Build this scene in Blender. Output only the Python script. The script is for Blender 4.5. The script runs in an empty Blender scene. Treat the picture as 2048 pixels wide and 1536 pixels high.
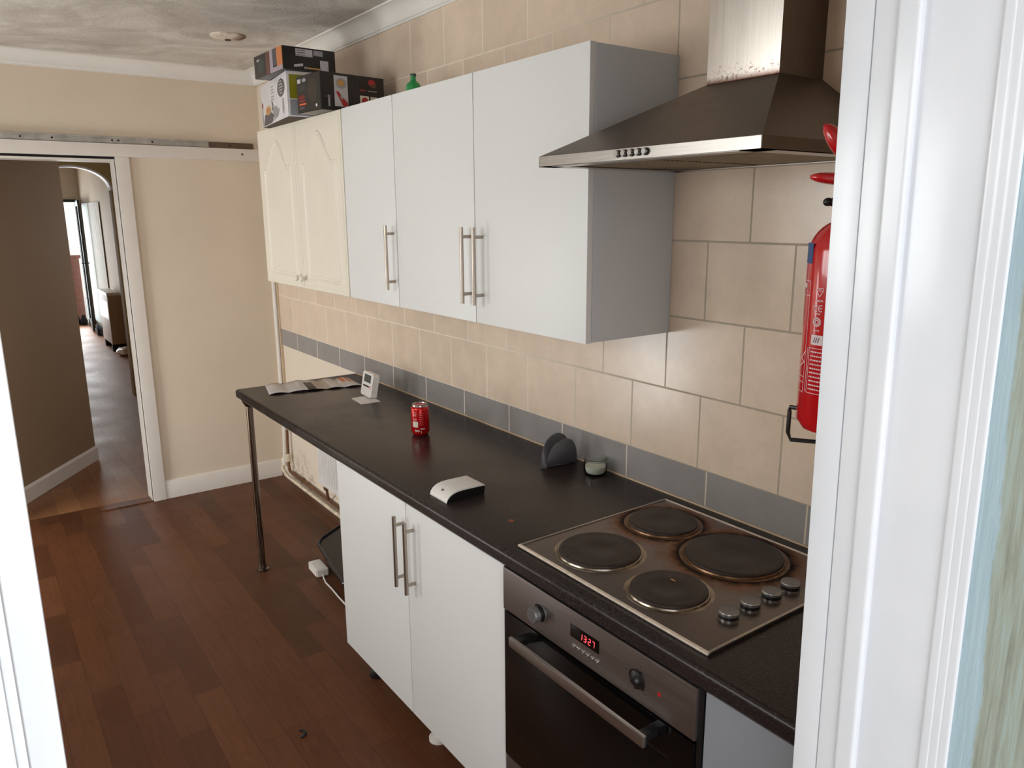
import bpy, bmesh, math, random
from mathutils import Vector, Matrix
random.seed(7)
PI = math.pi
sc = bpy.context.scene
COL = sc.collection

# ------------------------------------------------------------------ camera
CX, CY, CZ = 4.7695, -1.5686, 1.6667
YAW, PITCH, ROLL, FPX = 0.946, -0.2208, -0.0058, 1523.9
cam_d = bpy.data.cameras.new('camera')
cam = bpy.data.objects.new('camera', cam_d)
COL.objects.link(cam)
fw = Vector((-math.sin(YAW)*math.cos(PITCH), math.cos(YAW)*math.cos(PITCH), math.sin(PITCH)))
rt = Vector((math.cos(YAW), math.sin(YAW), 0))
up = rt.cross(fw)
rt2 = rt*math.cos(ROLL)+up*math.sin(ROLL)
up2 = -rt*math.sin(ROLL)+up*math.cos(ROLL)
M = Matrix((rt2, up2, -fw)).transposed().to_4x4()
M.translation = Vector((CX, CY, CZ))
cam.matrix_world = M
cam_d.sensor_width = 36
cam_d.lens = FPX/2048*36
cam_d.clip_start = 0.02
sc.camera = cam

# ------------------------------------------------------------------ world, lights, exposure
W_STRENGTH = 0.85
w = bpy.data.worlds.new('sky'); sc.world = w; w.use_nodes = True
bg = w.node_tree.nodes['Background']
bg.inputs[0].default_value = (0.95, 0.97, 1.0, 1)
# overcast sky, brighter on the open side of the garden
_n = w.node_tree.nodes; _l = w.node_tree.links
_tc = _n.new('ShaderNodeTexCoord'); _sx = _n.new('ShaderNodeSeparateXYZ'); _l.new(_tc.outputs['Generated'], _sx.inputs[0])
_mr = _n.new('ShaderNodeMapRange'); _mr.inputs[1].default_value = 0.35; _mr.inputs[2].default_value = 1.0
_mr.inputs[3].default_value = W_STRENGTH; _mr.inputs[4].default_value = W_STRENGTH*4.0
_l.new(_sx.outputs[0], _mr.inputs[0]); _l.new(_mr.outputs[0], bg.inputs[1])

def area(name, loc, rot, sx, sy, power, color):
    l = bpy.data.lights.new(name, 'AREA'); l.shape = 'RECTANGLE'; l.size = sx; l.size_y = sy
    l.energy = power; l.color = color
    o = bpy.data.objects.new(name, l); o.location = loc; o.rotation_euler = rot
    COL.objects.link(o); return o
# daylight through the kitchen window opposite the units (wall_front)
area('window_daylight', (2.70, -2.78, 1.78), (PI/2+0.12, 0, 0), 1.5, .8, 38, (1.0, 0.97, 0.94))
# added lamp brightening the lower far wall, behind unseen added glazing
area('low_fill_light', (.72, -2.78, .74), (PI/2-0.12, 0, 0.3), .8, 1.2, 48, (1.0, 0.97, 0.94))
# daylight through the garden door at the end of the hall
area('garden_daylight', (-8.62, -0.75, 1.0), (PI/2, 0, -PI/2), 1.5, 1.8, 60, (0.95, 0.98, 1.0))
# added lamp brightening the hall wall, in an unseen added window
area('hall_fill_light', (-1.6, .30, 1.5), (PI/2, 0, PI), 1.0, 1.1, 3.2, (1.0, 0.95, 0.9))

vs = sc.view_settings
vs.view_transform = 'Standard'; vs.look = 'None'; vs.gamma = 1.0; vs.use_curve_mapping = False
vs.exposure = 0.0

# ------------------------------------------------------------------ materials
def s2l(c):
    return tuple((x/12.92 if x <= .04045 else ((x+.055)/1.055)**2.4) for x in (v/255 for v in c))

class NT:
    def __init__(s, name):
        s.m = bpy.data.materials.new(name); s.m.use_nodes = True
        s.t = s.m.node_tree; s.n = s.t.nodes; s.l = s.t.links
        s.b = s.n['Principled BSDF']
        s._tc = None
    def tc(s):
        if not s._tc: s._tc = s.n.new('ShaderNodeNewGeometry')
        return s._tc.outputs['Position']
    def mapping(s, scale=(1, 1, 1), loc=(0, 0, 0), rot=(0, 0, 0)):
        m = s.n.new('ShaderNodeMapping'); m.inputs['Scale'].default_value = scale
        m.inputs['Location'].default_value = loc; m.inputs['Rotation'].default_value = rot
        s.l.new(s.tc(), m.inputs['Vector']); return m.outputs['Vector']
    def noise(s, scale, detail=4, rough=.6, vec=None, dist=0):
        n = s.n.new('ShaderNodeTexNoise'); n.inputs['Scale'].default_value = scale
        n.inputs['Detail'].default_value = detail; n.inputs['Roughness'].default_value = rough
        n.inputs['Distortion'].default_value = dist
        s.l.new(vec or s.tc(), n.inputs['Vector']); return n.outputs['Fac']
    def ramp(s, fac, stops):
        r = s.n.new('ShaderNodeValToRGB'); e = r.color_ramp.elements
        while len(e) < len(stops): e.new(.5)
        for k, (p, c) in enumerate(stops):
            e[k].position = p
            if not isinstance(c, (tuple, list)): c = (c, c, c)
            e[k].color = (*c[:3], 1)
        s.l.new(fac, r.inputs['Fac']); return r.outputs['Color']
    def mix(s, fac, a, b, mode='MIX'):
        m = s.n.new('ShaderNodeMix'); m.data_type = 'RGBA'; m.blend_type = mode
        for sock, v in ((m.inputs[0], fac), (m.inputs[6], a), (m.inputs[7], b)):
            if hasattr(v, 'is_linked') or hasattr(v, 'links'): s.l.new(v, sock)
            elif isinstance(v, (int, float)): sock.default_value = v if sock == m.inputs[0] else (v, v, v, 1)
            else: sock.default_value = (*v[:3], 1)
        return m.outputs[2]
    def math(s, op, a, b=None, clamp=False):
        m = s.n.new('ShaderNodeMath'); m.operation = op; m.use_clamp = clamp
        for sock, v in ((m.inputs[0], a), (m.inputs[1], b)):
            if v is None: continue
            if isinstance(v, (int, float)): sock.default_value = v
            else: s.l.new(v, sock)
        return m.outputs[0]
    def sep(s, vec=None):
        x = s.n.new('ShaderNodeSeparateXYZ'); s.l.new(vec or s.tc(), x.inputs[0]); return x.outputs
    def comb(s, x, y, z):
        c = s.n.new('ShaderNodeCombineXYZ')
        for i, v in enumerate((x, y, z)):
            if isinstance(v, (int, float)): c.inputs[i].default_value = v
            else: s.l.new(v, c.inputs[i])
        return c.outputs[0]
    def set(s, **k):
        for a, v in k.items():
            sock = s.b.inputs[a.replace('_', ' ')]
            if hasattr(v, 'links'): s.l.new(v, sock)
            elif isinstance(v, (tuple, list)): sock.default_value = (*v[:3], 1)
            else: sock.default_value = v
        return s
    def bump(s, h, strength=.3, dist=.002):
        b = s.n.new('ShaderNodeBump'); b.inputs['Strength'].default_value = strength
        b.inputs['Distance'].default_value = dist
        s.l.new(h, b.inputs['Height']); s.l.new(b.outputs[0], s.b.inputs['Normal'])
    def near(s, cx, cy, r0, r1, noise_amt=0.0, nscale=60, ax='xy'):
        """1 inside r0, 0 beyond r1 round a point of the surface"""
        X, Y, Z = s.sep()
        A, B = (X, Y) if ax == 'xy' else ((X, Z) if ax == 'xz' else (Y, Z))
        d = s.math('SQRT', s.math('ADD', s.math('POWER', s.math('ABSOLUTE', s.math('SUBTRACT', A, cx)), 2.0),
                                  s.math('POWER', s.math('ABSOLUTE', s.math('SUBTRACT', B, cy)), 2.0)))
        if noise_amt: d = s.math('ADD', d, s.math('MULTIPLY', s.math('SUBTRACT', s.noise(nscale, 5, .7), .5), noise_amt))
        r = s.n.new('ShaderNodeMapRange'); r.inputs[1].default_value = r0; r.inputs[2].default_value = r1
        r.inputs[3].default_value = 1; r.inputs[4].default_value = 0
        s.l.new(d, r.inputs[0]); return r.outputs[0]

def plain(name, rgb, rough=.5, metal=0.0, var=.06, nscale=30, bump=0, **k):
    t = NT(name); c = s2l(rgb)
    lo = tuple(x*(1-var) for x in c); hi = tuple(min(1, x*(1+var)) for x in c)
    t.set(Base_Color=t.ramp(t.noise(nscale), [(.3, lo), (.7, hi)]), Roughness=rough, Metallic=metal, **k)
    if bump: t.bump(t.noise(nscale*6), bump, .001)
    return t.m

MT = {}
# painted plaster of the kitchen
def wall_paint(name, rgb, grime):
    t = NT(name); c = s2l(rgb)
    n1 = t.noise(1.7, 5, .6); n2 = t.noise(14, 5, .7)
    base = t.ramp(n1, [(.3, tuple(x*.93 for x in c)), (.7, c)])
    base = t.mix(t.ramp(n2, [(.55, 0), (.8, grime)]), base, tuple(x*.7 for x in c))
    t.set(Base_Color=base, Roughness=.72); t.bump(t.noise(90, 3), .12, .001); return t
MT['cream_paint'] = wall_paint('cream wall paint', (226, 210, 190), .12).m
t = wall_paint('cream wall paint damp at the foot', (228, 214, 196), .12)
X, Y, Z = t.sep()
# rust and damp stains low in the corner by the pipes
st = t.math('MULTIPLY', t.near(.40, .04, .03, .22, .16, 9, 'xz'), t.ramp(t.noise(16, 6, .75), [(.46, 0), (.62, .9)]))
src = t.b.inputs['Base Color'].links[0].from_socket
t.set(Base_Color=t.mix(st, src, s2l((110, 70, 42)))); MT['damp_wall'] = t.m
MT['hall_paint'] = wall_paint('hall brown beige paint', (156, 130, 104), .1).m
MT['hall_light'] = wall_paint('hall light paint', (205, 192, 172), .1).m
MT['arch_paint'] = wall_paint('hall ochre paint', (176, 146, 92), .1).m
MT['white_paint'] = plain('white satin woodwork', (226, 218, 210), .42, var=.03, nscale=9)
t = NT('white gloss door frame'); 
t.set(Base_Color=t.ramp(t.noise(5, 4), [(.3, s2l((228, 231, 236))), (.7, s2l((236, 238, 242)))]), Roughness=.22)
ms = t.mapping(scale=(60, 60, 1.2)); t.bump(t.noise(6, 3, .5, ms), .06, .0006); MT['frame_gloss'] = t.m

# ceiling: swirled textured coating, grimy
t = NT('textured ceiling coating')
v = t.noise(2.1, 6, .65, None, 1.6); f = t.noise(30, 5, .7, None, 2.2)
c = t.ramp(v, [(.3, s2l((186, 178, 168))), (.5, s2l((214, 207, 198))), (.68, s2l((238, 234, 228)))])
c = t.mix(t.ramp(f, [(.35, .0), (.75, .3)]), c, s2l((168, 158, 150)))
t.set(Base_Color=c, Roughness=.8); t.bump(f, .7, .008); MT['ceiling'] = t.m
MT['cove'] = plain('white cove', (232, 228, 222), .6, var=.03, nscale=6)

# tiles
def tile_mat(name, c1, c2, x0, z0, bw, rh, off, mortar, mort=.003, mort2=None, rough=.22):
    t = NT(name); X, Y, Z = t.sep()
    vec = t.comb(t.math('ADD', X, -x0+bw*20), t.math('ADD', Z, -z0+rh*10), 0)
    br = t.n.new('ShaderNodeTexBrick'); br.offset = off; br.offset_frequency = 2; br.squash = 1
    t.l.new(vec, br.inputs['Vector'])
    br.inputs['Scale'].default_value = 1; br.inputs['Brick Width'].default_value = bw
    br.inputs['Row Height'].default_value = rh; br.inputs['Mortar Size'].default_value = mort
    br.inputs['Mortar Smooth'].default_value = .15; br.inputs['Bias'].default_value = 0
    br.inputs['Color1'].default_value = (*s2l(c1), 1); br.inputs['Color2'].default_value = (*s2l(c2), 1)
    if mort2:
        mr = t.n.new('ShaderNodeMapRange'); mr.inputs[1].default_value = 2.6; mr.inputs[2].default_value = 3.4
        t.l.new(X, mr.inputs[0])
        t.l.new(t.mix(mr.outputs[0], s2l(mortar), s2l(mort2)), br.inputs['Mortar'])
    else: br.inputs['Mortar'].default_value = (*s2l(mortar), 1)
    mot = t.ramp(t.noise(9, 6, .7), [(.35, .92), (.65, 1.04)])
    t.set(Base_Color=t.mix(1, br.outputs['Color'], mot, 'MULTIPLY'),
          Roughness=t.ramp(br.outputs['Fac'], [(0, rough), (1, .8)]))
    inv = t.math('SUBTRACT', 1, br.outputs['Fac'])
    t.bump(inv, .5, .002); return t.m
PW, PH = .256, .2035
MT['big_tiles'] = tile_mat('beige wall tiles', (226, 205, 184), (220, 199, 178), 3.457-PW/2, .982, PW, PH, .5,
                           (236, 222, 204), .0028, (178, 164, 146), .2)
MT['grey_tiles'] = tile_mat('grey border tiles', (150, 145, 142), (144, 139, 137), 2.881, .879, .305, .106, 0.0,
                            (232, 220, 205), .0028, (205, 190, 170), .3)

# floor
def plank_mat(name, a, b, c, bw, rh, rough):
    t = NT(name); X, Y, Z = t.sep()
    br = t.n.new('ShaderNodeTexBrick'); br.offset = .37; br.offset_frequency = 2; br.squash = .7; br.squash_frequency = 3
    t.l.new(t.comb(t.math('ADD', X, 40.0), t.math('ADD', Y, 20.0), 0), br.inputs['Vector'])
    br.inputs['Scale'].default_value = 1; br.inputs['Brick Width'].default_value = bw
    br.inputs['Row Height'].default_value = rh; br.inputs['Mortar Size'].default_value = .0012
    br.inputs['Mortar Smooth'].default_value = .6; br.inputs['Bias'].default_value = 0
    br.inputs['Color1'].default_value = (*s2l(a), 1); br.inputs['Color2'].default_value = (*s2l(b), 1)
    br.inputs['Mortar'].default_value = (*s2l(c), 1)
    g = t.noise(8, 6, .65, t.mapping(scale=(.8, 9, 1)), .8)
    kn = t.noise(5, 3, .5, t.mapping(scale=(1, 2.2, 1)), 1.5)
    col = t.mix(1, br.outputs['Color'], t.ramp(g, [(.3, .82), (.7, 1.12)]), 'MULTIPLY')
    col = t.mix(t.ramp(kn, [(.62, 0), (.8, .3)]), col, tuple(x*.4 for x in s2l(c)))
    t.set(Base_Color=col, Roughness=t.ramp(t.noise(3, 5), [(.3, rough), (.7, rough+.14)]))
    t.bump(g, .15, .001); return t
fl = plank_mat('brown wood effect vinyl', (102, 62, 38), (80, 47, 28), (64, 37, 22), .62, .098, .36)
fl.b.inputs['Specular IOR Level'].default_value = .22
MT['floor'] = fl.m
MT['hall_floor'] = plank_mat('brown hall laminate', (156, 108, 70), (138, 92, 60), (84, 56, 38), .9, .12, .42).m

# worktop
t = NT('black speckled worktop laminate')
sp = t.noise(190, 4, .8); big = t.noise(3, 3, .5)
c = t.ramp(sp, [(.32, s2l((18, 16, 18))), (.55, s2l((38, 33, 33))), (.74, s2l((100, 90, 88)))])
c = t.mix(t.ramp(big, [(.25, .1), (.8, .4)]), c, s2l((54, 38, 34)))
c = t.mix(t.near(3.249, -.477, .004, .011, .008, 200), c, s2l((150, 66, 30)))
t.set(Base_Color=c, Roughness=t.ramp(big, [(.3, .21), (.7, .34)])); t.b.inputs['Specular IOR Level'].default_value = .27
t.bump(sp, .05, .0004); MT['worktop'] = t.m
MT['sealant'] = plain('yellowed sealant', (205, 180, 150), .5)

# cabinets
MT['white_board'] = plain('white melamine', (228, 228, 227), .38, var=.015, nscale=200)
MT['carcass'] = plain('shaded white carcass', (208, 211, 216), .5, var=.02, nscale=200)  # same white as the doors, with the sides' shade put into the colour
MT['cream_door'] = plain('cream foil door', (234, 226, 210), .36, var=.02, nscale=8)
MT['shaded_door'] = plain('white door with painted shade', (138, 140, 146), .45, var=.02)  # white door, its shade put into the colour
MT['dark'] = plain('dark gap', (20, 18, 18), .8)

def steel(name, rgb, rough, axis='x', var=.12, dirt=None):
    t = NT(name); c = s2l(rgb)
    sc3 = {'x': (2, 160, 160), 'z': (160, 160, 2), 'y': (160, 2, 160)}[axis]
    g = t.noise(3, 4, .6, t.mapping(scale=sc3))
    col = t.ramp(g, [(.3, tuple(x*(1-var) for x in c)), (.7, tuple(min(1, x*(1+var)) for x in c))])
    if dirt: col = dirt(t, col)
    t.set(Base_Color=col, Metallic=1.0, Roughness=t.ramp(g, [(.3, rough), (.7, rough+.1)]))
    t.bump(g, .08, .0004); return t
MT['steel'] = steel('brushed steel', (182, 176, 170), .3).m
MT['handle_steel'] = steel('satin nickel', (176, 164, 152), .28, 'z').m
MT['leg_chrome'] = steel('dulled chrome leg', (118, 102, 90), .2, 'z', .2).m
MT['oven_steel'] = steel('oven fascia steel', (160, 152, 150), .34).m
def grease(t, col):
    return t.mix(t.ramp(t.noise(7, 6, .7), [(.3, .3), (.7, .6)]), col, s2l((84, 70, 60)))
MT['greasy_shaded_steel'] = steel('greasy and shaded brown steel', (126, 113, 103), .36, 'x', .12, grease).m  # grease film on the canopy, painted shade on the chimney sides
def rust(t, col):
    X, Y, Z = t.sep()
    z0 = t.n.new('ShaderNodeMapRange'); z0.inputs[1].default_value = 1.944; z0.inputs[2].default_value = 2.03
    z0.inputs[3].default_value = .52; z0.inputs[4].default_value = .31; t.l.new(Z, z0.inputs[0])
    n = t.noise(150, 5, .85)
    m = t.math('MULTIPLY', t.math('SUBTRACT', t.math('ADD', n, z0.outputs[0]), 1.03), 14, True)
    z1 = t.n.new('ShaderNodeMapRange'); z1.inputs[1].default_value = 1.944; z1.inputs[2].default_value = 1.957
    z1.inputs[3].default_value = .9; z1.inputs[4].default_value = 0; t.l.new(Z, z1.inputs[0])
    return t.mix(t.math('MAXIMUM', m, z1.outputs[0]), col, s2l((88, 46, 26)))
MT['chimney_steel'] = steel('chimney steel with rust specks', (206, 198, 190), .34, 'z', .1, rust).m
MT['filter'] = plain('greasy filter mesh', (116, 98, 74), .5, .6, var=.3, nscale=60)
def burnt(t, col):
    # burnt-on spills round the two rear plates
    a = t.near(3.742, -.197, .135, .19, .08, 40); b = t.near(3.51, -.184, .11, .15, .07, 45)
    r = t.ramp(t.noise(55, 6, .75), [(.3, .55), (.7, 1)])
    col = t.mix(t.math('MULTIPLY', t.math('MAXIMUM', a, b), r), col, s2l((132, 78, 30)))
    a2 = t.near(3.742, -.197, .128, .150, .04, 50); b2 = t.near(3.51, -.184, .102, .122, .04, 50)
    col = t.mix(t.math('MAXIMUM', a2, b2), col, s2l((26, 14, 12)))
    sp = t.ramp(t.noise(38, 2, .5), [(.77, 0), (.8, .8)])
    return t.mix(sp, col, s2l((120, 66, 30)))
hob_t = steel('hob steel with burnt spills', (128, 120, 116), .33, 'x', .1, burnt)
a = hob_t.near(3.742, -.197, .135, .19, .08, 40); b = hob_t.near(3.51, -.184, .11, .15, .07, 45)
hob_t.set(Metallic=hob_t.math('SUBTRACT', 1, hob_t.math('MAXIMUM', a, b)))
hob_t.set(Roughness=hob_t.math('ADD', .36, hob_t.math('MULTIPLY', .4, hob_t.math('MAXIMUM', a, b))))
hob_t.b.inputs['Specular IOR Level'].default_value = .2
MT['hob_steel'] = hob_t.m
MT['hob_rim_glint'] = plain('hob edge with painted glint', (232, 216, 198), .32, .25, var=.15, nscale=50)  # bright tone stands in for window light caught on the edge
t = NT('cast iron hot plate')
t.set(Base_Color=t.ramp(t.noise(14, 5, .7), [(.3, s2l((44, 35, 32))), (.7, s2l((66, 55, 50)))]), Roughness=.5, Metallic=.3)
t.bump(t.noise(200, 2), .2, .0006); MT['iron'] = t.m
MT['plate_ring'] = plain('plate ring steel', (150, 138, 124), .25, 1.0, var=.3, nscale=40)
MT['ring_sooty'] = plain('browned plate ring', (112, 84, 62), .35, .9, var=.4, nscale=40)
MT['knob_grey'] = plain('grey knob plastic', (118, 116, 116), .3, .5, var=.05)
MT['black_gloss'] = plain('black glass', (9, 8, 8), .09, var=.0)
MT['black_plastic'] = plain('black plastic', (20, 19, 20), .35, var=.1)
MT['silicone'] = plain('grey silicone', (84, 83, 87), .62, var=.06, bump=.2)
MT['white_plastic'] = plain('white plastic', (228, 222, 216), .35, var=.02)
MT['lcd'] = plain('grey lcd', (72, 80, 76), .2, var=.05)
MT['red_print'] = plain('red print', (200, 44, 30), .4)
MT['ext_red'] = plain('red enamel', (196, 18, 26), .2, var=.04)
MT['ext_red'].node_tree.nodes['Principled BSDF'].inputs['Coat Weight'].default_value = .5
MT['blue_print'] = plain('blue label', (38, 76, 128), .4)
MT['white_print'] = plain('white print', (226, 206, 208), .5, var=.05)
MT['black_wire'] = plain('black coated wire', (18, 17, 17), .4)
MT['can_red'] = plain('red can lacquer', (190, 14, 20), .22, .35, var=.05)
MT['alu'] = plain('aluminium', (190, 188, 186), .25, 1.0, var=.1)
MT['pale_pink'] = plain('faint pale print', (214, 120, 118), .4)
MT['track'] = plain('dull galvanised track', (172, 166, 158), .5, .2, var=.25, nscale=18)
MT['track_old'] = plain('brown stained track end', (98, 80, 64), .6, .3, var=.25, nscale=18)
MT['radiator'] = plain('white radiator enamel', (226, 222, 220), .4, var=.03)
MT['heater'] = plain('beige heater casing', (168, 148, 124), .5)
MT['pipe_paint'] = plain('chipped painted pipe', (216, 202, 178), .5, var=.25, nscale=25)
MT['pipe_copper'] = plain('bare brown pipe', (120, 84, 60), .45, .5, var=.35, nscale=30)
MT['paper'] = plain('printed leaflet paper', (206, 200, 198), .55, var=.12, nscale=18)
MT['paper_buff'] = plain('buff leaflet paper', (186, 172, 156), .6, var=.08, nscale=24)
MT['paper_dark'] = plain('dark leaflet print', (74, 66, 62), .55)
MT['paper_orange'] = plain('orange leaflet print', (200, 120, 74), .55)
MT['tray_black'] = plain('black tray enamel', (22, 20, 24), .22, var=.1)
MT['wax'] = plain('white jar residue', (222, 220, 208), .6)
MT['cord_white'] = plain('white cord', (220, 214, 212), .4)
MT['card'] = plain('shaded brown card', (78, 60, 50), .7)
MT['scrap'] = plain('tan scrap', (196, 150, 96), .7, var=.25, nscale=60)
def carton(name, rgb, r=.3): MT[name] = plain(name.replace('_', ' '), rgb, r, var=.06, nscale=22)
for n_, c_ in dict(c_white=(222, 218, 222), c_black=(20, 16, 18), c_char=(38, 34, 34), c_olive=(136, 130, 28), c_grey=(150, 150, 156),
                   c_dgrey=(78, 76, 84), c_orange=(204, 122, 70), c_red=(170, 34, 34), c_brown=(98, 62, 48), c_lilac=(168, 152, 164),
                   c_label=(190, 186, 190), c_food=(196, 150, 84), c_cream=(216, 206, 190), c_hot=(232, 98, 50), c_teal=(48, 62, 56),
                   c_brownish=(58, 48, 40)).items(): carton(n_, c_)

t = NT('green glass'); t.set(Base_Color=(.04, .42, .12), Roughness=.08, IOR=1.45)
t.b.inputs['Transmission Weight'].default_value = .35; MT['green_glass'] = t.m
t = NT('clear glass'); t.set(Base_Color=(.93, .97, .93), Roughness=.03, IOR=1.45)
t.b.inputs['Transmission Weight'].default_value = 1.0; MT['glass'] = t.m
t = NT('window pane'); t.n.remove(t.b)
gl = t.n.new('ShaderNodeBsdfGlossy'); gl.inputs['Roughness'].default_value = .02
tr = t.n.new('ShaderNodeBsdfTransparent'); tr.inputs[0].default_value = (.93, .96, .97, 1)
mx = t.n.new('ShaderNodeMixShader'); mx.inputs[0].default_value = .08
t.l.new(tr.outputs[0], mx.inputs[1]); t.l.new(gl.outputs[0], mx.inputs[2])
t.l.new(mx.outputs[0], t.n['Material Output'].inputs[0]); MT['pane'] = t.m
t = NT('led red'); t.set(Base_Color=(.6, .02, .02), Emission_Color=(1, .05, .06), Emission_Strength=4.0); MT['led'] = t.m
MT['dark_frame'] = plain('dark green grey door leaf', (34, 44, 44), .4)
MT['outside_white'] = plain('white rendered wall', (232, 226, 218), .8)  # even white render
MT['paving'] = plain('pale paving', (214, 210, 204), .8, var=.1)
MT['brown_wood'] = plain('reddish brown wood', (128, 84, 70), .6, var=.15)
MT['curtain'] = plain('white curtain', (226, 230, 226), .8)
MT['dark_cloth'] = plain('dark blue black cloth', (40, 44, 52), .9)

# reveal outside the door: pale blue paint brushed over grey green render
t = NT('brushed pale blue and grey green paint')
X, Y, Z = t.sep()
stn = t.noise(14, 6, .7, t.mapping(scale=(14, 14, .45)), .3)
edge = t.noise(5, 4, .7, t.mapping(scale=(2, 2, 1.4)))
blue = t.ramp(stn, [(.3, s2l((160, 184, 194))), (.7, s2l((184, 208, 216)))])
grey = t.ramp(stn, [(.28, s2l((136, 142, 130))), (.5, s2l((164, 172, 158))), (.72, s2l((172, 192, 190)))])
ex = t.math('ADD', X, t.math('MULTIPLY', t.math('SUBTRACT', edge, .5), .022))
fz = t.math('ADD', ex, t.math('MULTIPLY', t.math('SUBTRACT', Z, 1.0), .018))
mr = t.n.new('ShaderNodeMapRange'); mr.inputs[1].default_value = 4.4665; mr.inputs[2].default_value = 4.4695
t.l.new(fz, mr.inputs[0])
t.set(Base_Color=t.mix(mr.outputs[0], blue, grey), Roughness=.5); t.bump(stn, .5, .002); MT['reveal'] = t.m

# ------------------------------------------------------------------ mesh builder
class MB:
    def __init__(s): s.bm = bmesh.new(); s.mats = []
    def mi(s, m):
        m = MT[m] if isinstance(m, str) else m
        if m not in s.mats: s.mats.append(m)
        return s.mats.index(m)
    def face(s, pts, m):
        f = s.bm.faces.new([s.bm.verts.new(p) for p in pts]); f.material_index = s.mi(m); return s
    def box(s, x0, x1, y0, y1, z0, z1, m, bev=0, seg=2):
        b = bmesh.new(); bmesh.ops.create_cube(b, size=1)
        for v in b.verts:
            v.co = Vector(((x0+x1)/2+v.co.x*(x1-x0), (y0+y1)/2+v.co.y*(y1-y0), (z0+z1)/2+v.co.z*(z1-z0)))
        if bev: bmesh.ops.bevel(b, geom=b.edges[:], offset=bev, segments=seg, affect='EDGES', profile=.7, clamp_overlap=True)
        return s.add(b, m)
    def add(s, b, m, mtx=None):
        if mtx: b.transform(mtx)
        i = s.mi(m); mp = {v: s.bm.verts.new(v.co) for v in b.verts}
        for f in b.faces:
            try: nf = s.bm.faces.new([mp[v] for v in f.verts]); nf.material_index = i
            except ValueError: pass
        b.free(); return s
    def tube(s, pts, r, m, n=16, caps=True):
        pts = [Vector(p) for p in pts]; rr = r if isinstance(r, (list, tuple)) else [r]*len(pts)
        i = s.mi(m); rings = []; ref = None
        for k, p in enumerate(pts):
            d = (pts[min(k+1, len(pts)-1)]-pts[max(k-1, 0)]).normalized()
            if ref is None: ref = Vector((0, 0, 1)) if abs(d.z) < .9 else Vector((1, 0, 0))
            a = d.cross(ref).normalized(); b = a.cross(d).normalized(); ref = b
            rings.append([s.bm.verts.new(p+a*math.cos(2*PI*j/n)*rr[k]+b*math.sin(2*PI*j/n)*rr[k]) for j in range(n)])
        for A, B in zip(rings, rings[1:]):
            for j in range(n):
                f = s.bm.faces.new((A[j], A[(j+1) % n], B[(j+1) % n], B[j])); f.material_index = i
        if caps:
            for R in (rings[0], rings[-1]):
                f = s.bm.faces.new(R); f.material_index = i
        return s
    def lathe(s, c, prof, m, n=48, axis=(0, 0, 1)):
        """prof: [(radius, height, material?)] turned round axis through c"""
        ax = Vector(axis).normalized(); c = Vector(c)
        ref = Vector((1, 0, 0)) if abs(ax.x) < .9 else Vector((0, 1, 0))
        a = (ref-ax*ref.dot(ax)).normalized(); b = ax.cross(a)
        rings = []
        for q in prof:
            r, h = q[0], q[1]
            rings.append([s.bm.verts.new(c+ax*h+(a*math.cos(2*PI*j/n)+b*math.sin(2*PI*j/n))*max(r, 1e-5)) for j in range(n)])
        for k, (A, B) in enumerate(zip(rings, rings[1:])):
            mm = s.mi(prof[k+1][2] if len(prof[k+1]) > 2 else m)
            for j in range(n):
                f = s.bm.faces.new((A[j], A[(j+1) % n], B[(j+1) % n], B[j])); f.material_index = mm
        for R in (rings[0], rings[-1]):
            f = s.bm.faces.new(R); f.material_index = s.mi(m)
        return s
    def prism(s, poly, o, u, v, n, depth, m):
        """2D poly (u,v) at o, extruded along n by depth"""
        o, u, v, n = Vector(o), Vector(u), Vector(v), Vector(n)
        i = s.mi(m)
        A = [s.bm.verts.new(o+u*a+v*b) for a, b in poly]; B = [s.bm.verts.new(o+u*a+v*b+n*depth) for a, b in poly]
        k = len(poly)
        for f in [A, B]+[(A[j], A[(j+1) % k], B[(j+1) % k], B[j]) for j in range(k)]:
            q = s.bm.faces.new(f); q.material_index = i
        return s
    def stroke(s, fn, path, wd, m, sub=1):
        """flat ribbon along a 2D path drawn on a surface fn(u,v)->xyz"""
        P = []
        for a, b in zip(path, path[1:]):
            for k in range(sub): P.append((a[0]+(b[0]-a[0])*k/sub, a[1]+(b[1]-a[1])*k/sub))
        P.append(path[-1]); i = s.mi(m); L = []; 
        for k, p in enumerate(P):
            q0 = P[max(k-1, 0)]; q1 = P[min(k+1, len(P)-1)]
            dx, dy = q1[0]-q0[0], q1[1]-q0[1]; l = math.hypot(dx, dy) or 1; nx, ny = -dy/l*wd/2, dx/l*wd/2
            L.append((s.bm.verts.new(fn(p[0]+nx, p[1]+ny)), s.bm.verts.new(fn(p[0]-nx, p[1]-ny))))
        for A, B in zip(L, L[1:]):
            f = s.bm.faces.new((A[0], B[0], B[1], A[1])); f.material_index = i
        return s
    def patch(s, fn, u0, u1, v0, v1, m, nu=1, nv=1):
        i = s.mi(m)
        g = [[s.bm.verts.new(fn(u0+(u1-u0)*a/nu, v0+(v1-v0)*b/nv)) for b in range(nv+1)] for a in range(nu+1)]
        for a in range(nu):
            for b in range(nv):
                f = s.bm.faces.new((g[a][b], g[a+1][b], g[a+1][b+1], g[a][b+1])); f.material_index = i
        return s
    def poly(s, fn, pts, m):
        f = s.bm.faces.new([s.bm.verts.new(fn(*p)) for p in pts]); f.material_index = s.mi(m); return s
    def ell(s, fn, u, v, ru, rv, m, n=24, a0=0, a1=2*PI):
        return s.poly(fn, [(u+ru*math.cos(a0+(a1-a0)*k/n), v+rv*math.sin(a0+(a1-a0)*k/n)) for k in range(n)], m)
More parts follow.
